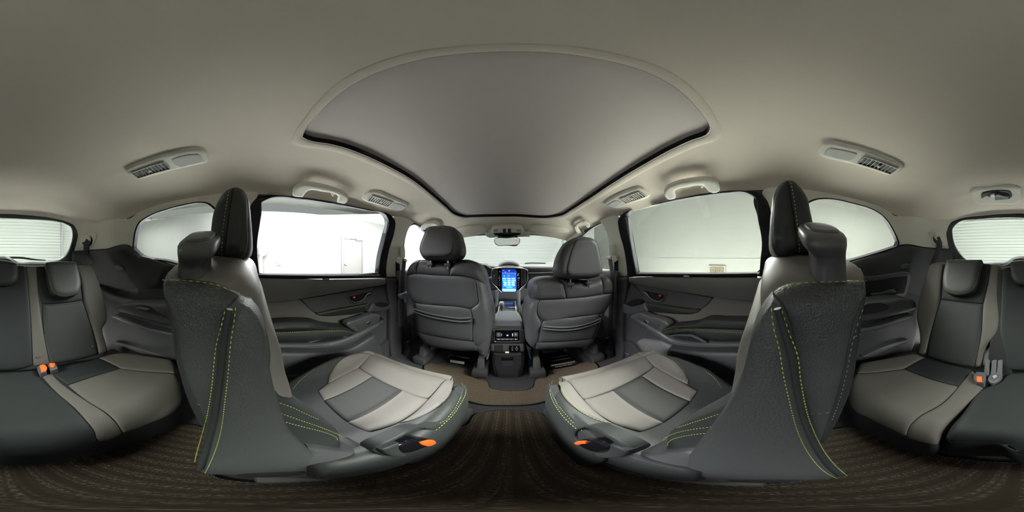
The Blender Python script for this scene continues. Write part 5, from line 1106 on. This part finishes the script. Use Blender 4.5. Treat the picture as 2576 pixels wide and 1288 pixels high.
rd = emit('red_legend', (.8,.08,.05), .8); og = emit('amber_legend', (1,.45,.1), 1.5)
for x, y, m_ in ((465,315,rd),(465,790,rd),(1138,790,rd),(1110,440,og)): 
    pad('warning_light', DS, px=K('S1',(x-14,y-10),(x+14,y-10),(x+14,y+10),(x-14,y+10)), mat=m_, parent=scr, off=.0286, thick=.0004, fil=0, spline=False, s=.02)
text('warning_legend', 'BAG OFF', DS.P(DS.hit(*K('S1',(1128,392))[0]), .0290)[0], .0045, (1,0,0), (0,0,1), sc2, scr)
for x, y in ((460,470),(465,715),(1130,708),(1138,860),(465,622),(1135,622)): pad('touch_mark', DS, px=K('S1',(x-10,y-5),(x+10,y-5),(x+10,y+5),(x-10,y+5)), mat=wht, parent=scr, off=.0286, thick=.0004, fil=0, spline=False, s=.02)
sb = thing('start_button', 'round start button with silver ring left of the screen', 'button', (-.2, 1.78, .4))
p = DS.P(DS.hit(*K('S1',(115,955))[0]), .02)[0]
pad('button_panel', DS, px=K('S1',(-200,830),(100,800),(230,900),(330,1000),(400,1120),(300,1300),(-200,1300)), mat=M['plastic'], parent=t, off=.0, puff=.01, r=.02, thick=.05)
tube('ring', [p+np.array([.016*cos(u), 0, .016*sin(u)]) for u in np.linspace(0, 2*pi, 25)], .0025, M['chrome'], sb, spline=0, cap=False)
loft('button_face', [[p+np.array([r_*cos(u), -h_, r_*sin(u)]) for u in np.linspace(0, 2*pi, 20, endpoint=False)] for r_, h_ in ((.014,-.01),(.014,.001),(.012,.003))], M['piano'], sb)
# steering wheel
t = thing('steering_wheel', 'grey steering wheel peeking out right of the driver headrest', 'steering wheel', (-.36, 1.44, .56))
ct = np.array([-.36, 1.44, .565]); e1 = np.array([1, 0, 0]); e2 = np.array([0, .34, .94]); nn = np.cross(e1, e2)
tube('rim', [ct+(e1*cos(u)+e2*sin(u))*.182 for u in np.linspace(0, 2*pi, 49)], .0155, M['mid'], t, spline=0, cap=False, seg=14)
for a_ in (.15, pi-.15, -pi/2): tube('spoke', [ct+(e1*cos(a_)+e2*sin(a_))*.05, ct+(e1*cos(a_)+e2*sin(a_))*.175], .018, M['smooth'], t, spline=0, flat=(1,.5), up=(0,0,1))
loft('hub', [[ct+(e1*cos(u)+e2*sin(u)*.85)*r_-nn*-h_ for u in np.linspace(0, 2*pi, 26, endpoint=False)] for r_, h_ in ((.07,.02),(.075,0),(.055,-.018))], M['smooth'], t)
tube('column', [ct+np.array([0,.02,-.01]), ct+np.array([0,.35,-.12])], .05, M['plastic'], t, spline=0)
tube('stalk', [ct+np.array([.03,.06,0]), ct+np.array([.19,.05,.03]), ct+np.array([.215,.05,.035])], [.007,.007,.012], M['silver'], t, spline=0)
cl = box('instrument_display', (-.36, 1.80, .62), (.26, .02, .10), sc4, bev=.004); tag(cl, 'dim navy instrument display behind the steering wheel', 'display')
# wiper in front of the windscreen
o = tube('windscreen_wiper', [(.5,2.16,.70),(.3,2.17,.705),(.22,2.17,.70)], .008, M['rubber']); tag(o, 'thin black wiper blade lying along the windscreen base', 'wiper')
# ------------------------------------------------------------------ headliner fittings
def roof_vent(label, k, bez, quad, lens, nsl, loc):
    t = thing('roof_vent', label, 'air vent', loc, None)
    b, _ = pad('bezel', CEIL, px=K(k, *bez), mat=M['cream2'], parent=t, off=.007, puff=.006, r=.012, thick=.011, fil=.004, s=.004)
    q = [np.array(p) for p in K(k, *quad)]      # TL TR BR BL
    pad('grille_shade', CEIL, px=[tuple(p) for p in q], mat=M['shade_ink'], parent=b, off=.0155, thick=.001, fil=.001, spline=False, s=.004)  # near-black plate painted as shade behind the louvres
    Q = [CEIL.P(CEIL.hit(*p), .0178)[0] for p in q]
    fr = tube('grille_frame', [Q[0], Q[1], Q[2], Q[3], Q[0]], .0022, M['cream2'], b, spline=0, seg=6, cap=False)
    for i in range(1, nsl):
        u = i/nsl; a = Q[0]*(1-u)+Q[1]*u; c = Q[3]*(1-u)+Q[2]*u
        tube('louvre', [a, c], .0019, M['cream2'], b, spline=0, seg=6, flat=(.35, 1.2), up=(.3,.5,.8))
    m = sum(Q)/4; box('louvre_tab', m+np.array([0,0,-.003]), (.008,.01,.008), M['cream2'], b, bev=.002)
    pad('lamp_lens', CEIL, px=K(k, *lens), mat=M['lens'], parent=b, off=.014, puff=.002, r=.004, thick=.003, fil=.003, s=.004)
roof_vent('front-left roof vent, louvres left of its clear lamp', 'W2', [(1160,325),(1172,302),(1245,255),(1300,250),(1450,298),(1600,365),(1655,395),(1655,415),(1600,450),(1565,460),(1450,432),(1300,385),(1180,342)], [(1270,275),(1498,352),(1438,398),(1222,328)], [(1462,400),(1520,368),(1600,385),(1638,408),(1580,448),(1560,448)], 10, (-.5,.6,1.1))
roof_vent('front-right roof vent, louvres right of its clear lamp', 'W4', [(170,380),(200,350),(300,298),(400,252),(500,218),(545,205),(585,215),(640,255),(670,285),(655,303),(560,345),(450,380),(290,428),(255,424),(200,400)], [(337,318),(552,233),(622,286),(408,362)], [(203,388),(240,362),(300,338),(372,356),(320,390),(272,418)], 10, (.5,.6,1.1))
roof_vent('rear-left roof vent above the left quarter window', 'W1', [(130,300),(150,282),(200,258),(350,203),(600,135),(700,116),(780,113),(835,130),(865,170),(874,205),(850,232),(780,248),(600,288),(450,330),(330,362),(240,378),(195,368),(150,330)], [(180,312),(473,213),(532,273),(243,360)], [(542,195),(620,165),(780,143),(815,180),(828,212),(700,246),(620,262),(580,245)], 10, (-.45,-.3,1.15))
roof_vent('rear-right roof vent above the right quarter window', 'W5', [(345,180),(355,140),(385,100),(440,84),(520,92),(620,115),(780,160),(930,215),(1050,270),(1082,293),(1070,320),(1020,355),(965,368),(920,358),(780,312),(600,262),(420,222),(370,205)], [(747,193),(1040,302),(970,347),(686,254)], [(398,182),(415,140),(445,120),(560,140),(684,170),(650,215),(620,238),(500,215)], 9, (.45,-.3,1.15))
def grab(label, k, out, hook, feet, loc, sc=1.):
    t = thing('grab_handle', label, 'grab handle', loc)
    pad('grip', CEIL, px=K(k, *out), mat=M['cream'], parent=t, off=.036*sc, puff=.006*sc, r=.012*sc, edge=0, thick=.012*sc, solid=False, fil=.005, s=.005, sharp=60)
    for f in feet:
        a = CEIL.P(CEIL.hit(*K(k, f)[0]), 0)[0]; b = CEIL.P(CEIL.hit(*K(k, f)[0]), .034*sc)[0]
        tube('foot', [a, b], .013*sc, M['cream'], t, spline=0, flat=(1.3,.9), up=(0,1,0))
    if hook:
        a = CEIL.P(CEIL.hit(*K(k, hook)[0]), 0)[0]; b = CEIL.P(CEIL.hit(*K(k, hook)[0]), .016)[0]
        tube('coat_hook', [a, b, b+np.array([0,.008,-.004])], [.008,.006,.007], M['cream'], t, spline=0)
grab('cream grab handle over the left rear door', 'W2', [(412,218),(425,165),(470,125),(530,104),(620,106),(740,130),(860,165),(960,205),(1005,245),(1012,270),(1000,300),(972,322),(930,315),(888,302),(905,262),(897,232),(860,208),(740,186),(650,168),(610,166),(570,182),(545,208),(522,246),(470,240),(430,235)], (840,262), [(470,215),(950,292)], (-.6,.3,1.08))
grab('cream grab handle over the right rear door', 'W4', [(818,210),(828,180),(870,130),(950,95),(1050,70),(1200,48),(1300,45),(1370,68),(1408,120),(1418,165),(1395,186),(1335,192),(1300,178),(1270,140),(1235,118),(1180,112),(1080,130),(970,155),(935,175),(932,205),(946,245),(905,270),(860,270),(830,240)], (1235,172), [(890,245),(1360,165)], (.6,.3,1.08))
grab('small cream grab handle ahead of the left front pillar', 'W2', [(1790,640),(1800,615),(1860,572),(1920,562),(1980,585),(2012,625),(2005,650),(1975,640),(1965,615),(1925,600),(1900,600),(1860,620),(1850,640)], None, [(1990,630),(1820,628)], (-.6,1.2,1.0), .8)
grab('small cream grab handle ahead of the right front pillar', 'W3', [(1820,210),(1830,165),(1865,125),(1920,98),(1965,98),(2010,128),(2038,165),(2015,188),(1990,182),(1975,150),(1950,140),(1905,155),(1872,185),(1880,220),(1912,265),(1875,278),(1840,245)], None, [(1885,255),(2010,170)], (.6,1.2,1.0), .8)
# centre belt reel recess
t = thing('ceiling_belt_recess', 'cream ceiling recess holding a stowed black belt ahead of the rear window', 'belt recess', (.13, -.95, 1.15))
fr, _ = pad('frame', CEIL, px=K('W5',(1678,512),(1700,497),(1800,488),(2080,480),(2110,492),(2115,520),(2110,608),(2085,620),(1900,628),(1750,633),(1722,615)), mat=M['cream2'], parent=t, off=.004, puff=.008, r=.015, thick=.01, fil=.005, s=.005)
pad('recess', CEIL, px=K('W5',(1790,517),(1820,508),(2020,503),(2035,520),(2040,560),(2032,605),(1900,612),(1775,600),(1772,575)), mat=M['cream'], parent=fr, off=.0125, thick=.001, fil=.004, s=.01)
bm_ = thing('stowed_belt', 'black belt buckle and webbing stowed in the ceiling recess', 'seat belt', (.13, -.95, 1.13))
pad('webbing', CEIL, px=K('W5',(1775,570),(1790,517),(1820,508),(2020,504),(2036,525),(2036,560),(1980,565),(1880,572),(1820,545)), mat=M['shade_ink'], parent=bm_, off=.015, puff=.002, r=.005, thick=.003, fil=.003, s=.008)
pad('belt_roll', CEIL, px=K('W5',(1880,520),(1920,505),(1950,520),(2010,530),(2025,560),(1960,568),(1890,572)), mat=M['belt'], parent=bm_, off=.018, puff=.012, r=.012, thick=.006, fil=.003, s=.004)
pad('tongue', CEIL, px=K('W5',(1855,515),(1880,510),(1895,560),(1880,585),(1862,575)), mat=M['smooth'], parent=bm_, off=.02, puff=.008, r=.008, thick=.006, fil=.002, s=.004)
# overhead console, mirror, visors
t = thing('overhead_console', 'cream overhead map-lamp console above the interior mirror', 'console', (0, 1.42, 1.05))
OC = Surf((0, 1.40, 1.035), (1, 0, 0), (0, .66, .75) , (0, -.75, -.66)); OC = Surf((0, 1.40, 1.035), (1, 0, 0), (0, -.66, .75), (0, -.75, -.66))
pad('mounting_shroud', OC, px=K('W3',(562,330),(600,310),(650,300),(900,295),(1110,300),(1170,308),(1196,320),(1190,372),(1020,376),(740,380),(600,378),(568,355)), mat=M['cream2'], parent=t, off=-.008, puff=.01, r=.02, thick=.03, fil=.004)
pad('housing', OC, px=K('W3',(650,262),(680,225),(760,208),(880,203),(1010,208),(1075,222),(1100,250),(1115,290),(1095,312),(1040,322),(700,324),(655,308)), mat=M['cream'], parent=t, off=.006, puff=.012, r=.02, thick=.03, fil=.004)
pad('glasses_slot', OC, px=K('W3',(682,300),(760,296),(1000,294),(1068,298),(1050,325),(1000,330),(740,332),(700,326)), mat=M['piano'], parent=t, off=.018, puff=.003, r=.005, thick=.006, fil=.002)
for a_ in (815, 885): pad('roof_switch', OC, px=K('W3',(a_,238),(a_+40,238),(a_+42,290),(a_-2,290)), mat=M['piano'], parent=t, off=.0185, puff=.002, r=.004, thick=.003, fil=.002, spline=False, s=.004)
for q in (((675,250),(740,240),(745,285),(690,290)), ((1000,245),(1065,250),(1075,290),(1005,288))): pad('lamp_lens', OC, px=K('W3',*q), mat=M['lens'], parent=t, off=.0185, puff=.002, r=.005, thick=.003, fil=.003, s=.005)
t = thing('interior_mirror', 'dark rear-view mirror with a red lamp under the overhead console', 'mirror', (0, 1.40, .95))
MS = Surf((0, 1.40, .93), (1, 0, 0), (0, -.045, 1), (0, -1, 0))
pad('mirror_shell', MS, px=K('W3',(686,398),(705,386),(860,383),(1040,388),(1056,400),(1048,450),(1028,480),(860,490),(722,484),(698,460)), mat=M['smooth'], parent=t, off=-.004, edge=.008, thick=.035, fil=.004)
mg, _ = pad('mirror_glass', MS, px=K('W3',(694,400),(712,392),(860,388),(1036,393),(1048,403),(1040,448),(1024,474),(860,483),(728,477),(706,456)), mat=mat('mirror_silver', (.62,.63,.66), .03, metal=1), parent=t, off=-.0035, thick=.001, fil=.003)
pad('red_lamp', MS, px=K('W3',(985,402),(1005,402),(1003,424),(984,424)), mat=emit('red_lamp', (1,.03,.03), 2.5), parent=mg, off=-.0028, thick=.0005, fil=.001, s=.003)
pad('mirror_stalk', MS, px=K('W3',(735,352),(1022,350),(1018,382),(945,386),(800,386),(742,380)), mat=M['piano'], parent=t, off=-.02, puff=.006, r=.01, thick=.05, fil=.003)
for lb, out, lab in (('left cream sun visor folded above the windscreen', K('K4',(385,135),(430,122),(500,117),(560,117),(580,130),(588,158),(560,160),(500,163),(390,166)), K('K4',(480,137),(520,135),(520,145),(482,147))),
                     ('right cream sun visor with a label folded above the windscreen', K('K4',(828,142),(845,120),(900,112),(980,116),(1065,126),(1083,142),(1074,160),(960,155),(850,151)), K('K4',(972,138),(1045,141),(1042,156),(966,152)))):
    t = thing('sun_visor', lb, 'sun visor', (0, 1.43, 1.0))
    v, P = pad('visor_panel', OC, px=out, mat=M['cream2'], parent=t, off=.004, edge=.012, thick=.022, fil=.008)
    pad('warning_label', OC, px=lab, mat=M['cream'], parent=v, off=.005, thick=.001, fil=.001, spline=False)
# ------------------------------------------------------------------ seat belts
def strap3(name, pts, wdt, nrm, parent=None): return tube(name, pts, wdt/2, M['belt'], parent, flat=(.10,1), up=nrm, spline=.02)
for sd in 'LR':
    sg = -1 if sd == 'L' else 1; k = 'B7' if sd == 'L' else 'B8'
    t = thing('front_seat_belt', 'black belt and cream guide on the %s middle pillar' % ('left' if sd == 'L' else 'right'), 'seat belt', (sg*.68, .9, .4))
    adj = [(135,270),(150,258),(172,262),(178,300),(178,360),(160,372),(138,368)] if sd == 'L' else [(132,250),(150,238),(165,250),(170,310),(168,345),(135,340)]
    pad('height_adjuster', WALL, px=K(k,*adj), mat=M['cream2'], parent=t, off=.022, puff=.008, r=.012, thick=.02, fil=.003, s=.004)
    g = [(105,395),(108,365),(130,352),(145,375),(180,368),(188,385),(175,398),(150,388),(125,408)] if sd == 'L' else [(118,350),(150,352),(170,358),(180,335),(200,345),(204,380),(185,395),(160,375),(125,372)]
    pad('belt_guide', WALL, px=K(k,*g), mat=M['cream'], parent=t, off=.034, puff=.006, r=.008, thick=.012, fil=.002, s=.003)
    pad('pillar_slot', WALL, px=K(k,*([(113,400),(150,400),(155,538),(113,538)] if sd == 'L' else [(158,385),(192,385),(195,524),(158,524)])), mat=M['shade_ink'], parent=t, off=.0065, thick=.001, fil=.001, spline=False, s=.01)
    D = Surf((sg*.665, 0, 0), (0, 1, 0), (0, 0, 1), (-sg, 0, 0))
    pp = [(162,383),(168,470),(178,600),(190,720),(200,850),(212,1000),(222,1110),(220,1225)] if sd == 'L' else [(150,368),(142,450),(138,530),(132,650),(126,760),(120,900),(116,1000),(112,1060)]
    z0 = WALL.P([WALL.hit(*K(k, pp[0])[0])], .036)[0]
    pts = [z0]+[D.P(D.hit(*K(k, q)[0]), 0)[0] for q in pp[2:]]
    strap3('webbing', pts, .046, (1, 0, 0), t)
    if sd == 'L':
        pad('belt_tongue', D, px=K(k,(142,685),(170,670),(205,655),(210,675),(205,700),(195,720),(160,712)), mat=M['silver'], parent=t, off=.008, puff=.006, r=.008, thick=.015, fil=.002, s=.004)
        pad('tongue_plate', D, px=K(k,(175,705),(205,698),(208,745),(186,755)), mat=M['steel'], parent=t, off=.006, puff=.002, r=.004, thick=.004, fil=.002, s=.004)
    bt = [(190,1080),(205,1062),(235,1080),(236,1180),(225,1225),(195,1215),(200,1150)] if sd == 'L' else [(82,1060),(105,1042),(130,1045),(135,1080),(130,1150),(135,1210),(112,1222),(95,1180),(88,1110)]
    bo, _ = pad('anchor_boot', D, px=K(k,*bt), mat=M['rubber'], parent=t, off=.012, puff=.012, r=.014, thick=.02, fil=.003, s=.006, fn=lambda a, b: .003*np.sin(b*220+a*90))
    pad('anchor_clip', D, px=K(k,*([(192,1078),(212,1062),(214,1068),(196,1084)] if sd == 'L' else [(103,1040),(127,1046),(126,1052),(102,1046)])), mat=M['silver'], parent=bo, off=.026, thick=.002, fil=0, spline=False, s=.004)
for sd in 'LR':
    k = 'R1' if sd == 'L' else 'W5'
    t = thing('rear_seat_belt', 'third-row belt hanging from the cream %s rear pillar' % ('left' if sd == 'L' else 'right'), 'seat belt', ((-1 if sd == 'L' else 1)*.55, -1.0, .9))
    rc = [(1280,795),(1300,700),(1330,600),(1400,572),(1480,552),(1555,545),(1576,575),(1560,650),(1510,750),(1475,795),(1380,780)] if sd == 'L' else [(1303,878),(1330,868),(1430,885),(1445,930),(1456,1005),(1410,995),(1345,968),(1318,930)]
    a, _ = pad('belt_escutcheon', WALL, px=K(k,*rc), mat=M['cream'], parent=t, off=.004, puff=.006, r=.012, thick=.01, fil=.004, s=.005)
    vd = [(1340,700),(1400,690),(1405,640),(1450,600),(1490,608),(1510,650),(1490,740),(1440,770),(1380,760)] if sd == 'L' else [(1340,935),(1345,912),(1362,905),(1395,915),(1400,955),(1425,955),(1420,985),(1380,985),(1352,965)]
    pad('escutcheon_shade', WALL, px=K(k,*vd), mat=M['shade_ink'], parent=a, off=.0105, thick=.001, fil=.002, s=.005)  # painted shade inside the belt opening
    lp = [(1400,700),(1402,650),(1425,600),(1475,590),(1485,620),(1480,690),(1440,705)] if sd == 'L' else [(1350,935),(1345,905),(1375,895),(1395,915),(1398,952),(1425,950),(1418,965),(1375,960)]
    pad('belt_guide', WALL, px=K(k,*lp), mat=M['cream2'], parent=a, off=.018, puff=.008, r=.010, thick=.012, fil=.002, s=.004)
    st = [(1470,680),(1432,740),(1430,820),(1445,920),(1462,1060)] if sd == 'L' else [(1362,935),(1380,975),(1386,1010),(1372,1070),(1358,1170)]
    P_ = [WALL.P([WALL.hit(*q)], .026)[0] for q in K(k, *st)]; P_[-1] = P_[-1]+np.array([0, .05, 0])
    strap3('webbing', P_, .042, (-.5 if sd == 'R' else .5, .9, 0), t)
# ------------------------------------------------------------------ rear window: heater lines, wiper
ab = np.array(wabs(RG)); V = []; smin, smax = ab[:, 0].min()+.03, ab[:, 0].max()-.03
tt = thing('heater_grid', 'fine dark heater lines printed across the rear window', 'heater lines', (0, -1.2, .8))
zz = np.linspace(ab[:, 1].min()+.03, ab[:, 1].max()-.03, 14)
for z in zz:
    S_ = np.linspace(smin-.02, smax+.02, 40); q = np.c_[S_, np.full(40, z)]; q = q[inside(q, ab)]
    if len(q) > 3: tube('heater_line', WALL.P(q, -.032), .0006, M['joint'], tt, spline=0, seg=4)
o = tube('rear_wiper', [WALL.P([WALL.hit(*q)], -.07)[0] for q in K('R1', (-60,965),(100,950),(250,955),(380,960),(550,985),(760,1000))], [.005,.006,.009,.009,.007,.004], M['rubber'], flat=(1,.7), up=(0,0,1)); tag(o, 'black rear wiper blade resting outside the rear window', 'wiper')
# ------------------------------------------------------------------ modules under the front seats
Z6 = Surf((0, 0, .05), (1, 0, 0), (0, 1, 0), (0, 0, 1))
t = thing('under_seat_amplifier', 'black amplifier box with a lettered edge under the passenger seat', 'amplifier', (.3, 1.0, .02))
a = Z6.P(Z6.hit(*K('U4',(465,890))[0]))[0]; b = Z6.P(Z6.hit(*K('U4',(1060,780))[0]))[0]; m = (a+b)/2; L_ = np.linalg.norm(b-a)
an = math.atan2(b[1]-a[1], b[0]-a[0]); ux_ = np.array([cos(an), sin(an), 0]); uy_ = np.array([-sin(an), cos(an), 0])
box('amplifier_body', m+uy_*.11+np.array([0,0,-.02]), (L_*1.15,.22,.045), M['piano'], t, bev=.006, rot=(0,0,an))
box('edge_strip', m+np.array([0,0,.0005]), (L_,.012,.004), mat('olive_strip', (.22,.22,.16), .5), t, bev=.001, rot=(0,0,an))
for k in (.05,.09): box('cooling_rib', m+uy_*k+np.array([0,0,.003]), (L_*.9,.004,.004), M['smooth'], t, bev=.001, rot=(0,0,an))
text('amplifier_lettering', 'harman/kardon', m-uy_*.0015+ux_*.0+np.array([0,0,-.016]), .017, ux_, np.array([0,0,1.]), M['white'], t)
text('amplifier_lettering', 'LOGIC7', m-uy_*.0015+ux_*L_*.42+np.array([0,0,-.014]), .015, ux_, np.array([0,0,1.]), M['silver'], t)
t = thing('under_seat_module', 'small black module with pale label strip under the driver seat', 'module', (-.3, 1.0, .02))
a = Z6.P(Z6.hit(*K('U3',(1120,745))[0]))[0]; b = Z6.P(Z6.hit(*K('U3',(1470,800))[0]))[0]; m = (a+b)/2; L_ = np.linalg.norm(b-a); an = math.atan2(b[1]-a[1], b[0]-a[0])
box('module_body', m+np.array([0,.05,-.01]), (L_*1.1,.10,.04), M['piano'], t, bev=.005, rot=(0,0,an))
box('label_strip', m+np.array([0,-.002,-.008]), (L_,.006,.02), mat('pale_label', (.5,.5,.42), .5), t, bev=.001, rot=(-.4,0,an))
tube('wire_bracket', [m+np.array([-.07,.02,.0]), m+np.array([-.065,.03,.025]), m+np.array([.07,.02,.025])], .002, M['steel'], t, spline=0, seg=6)
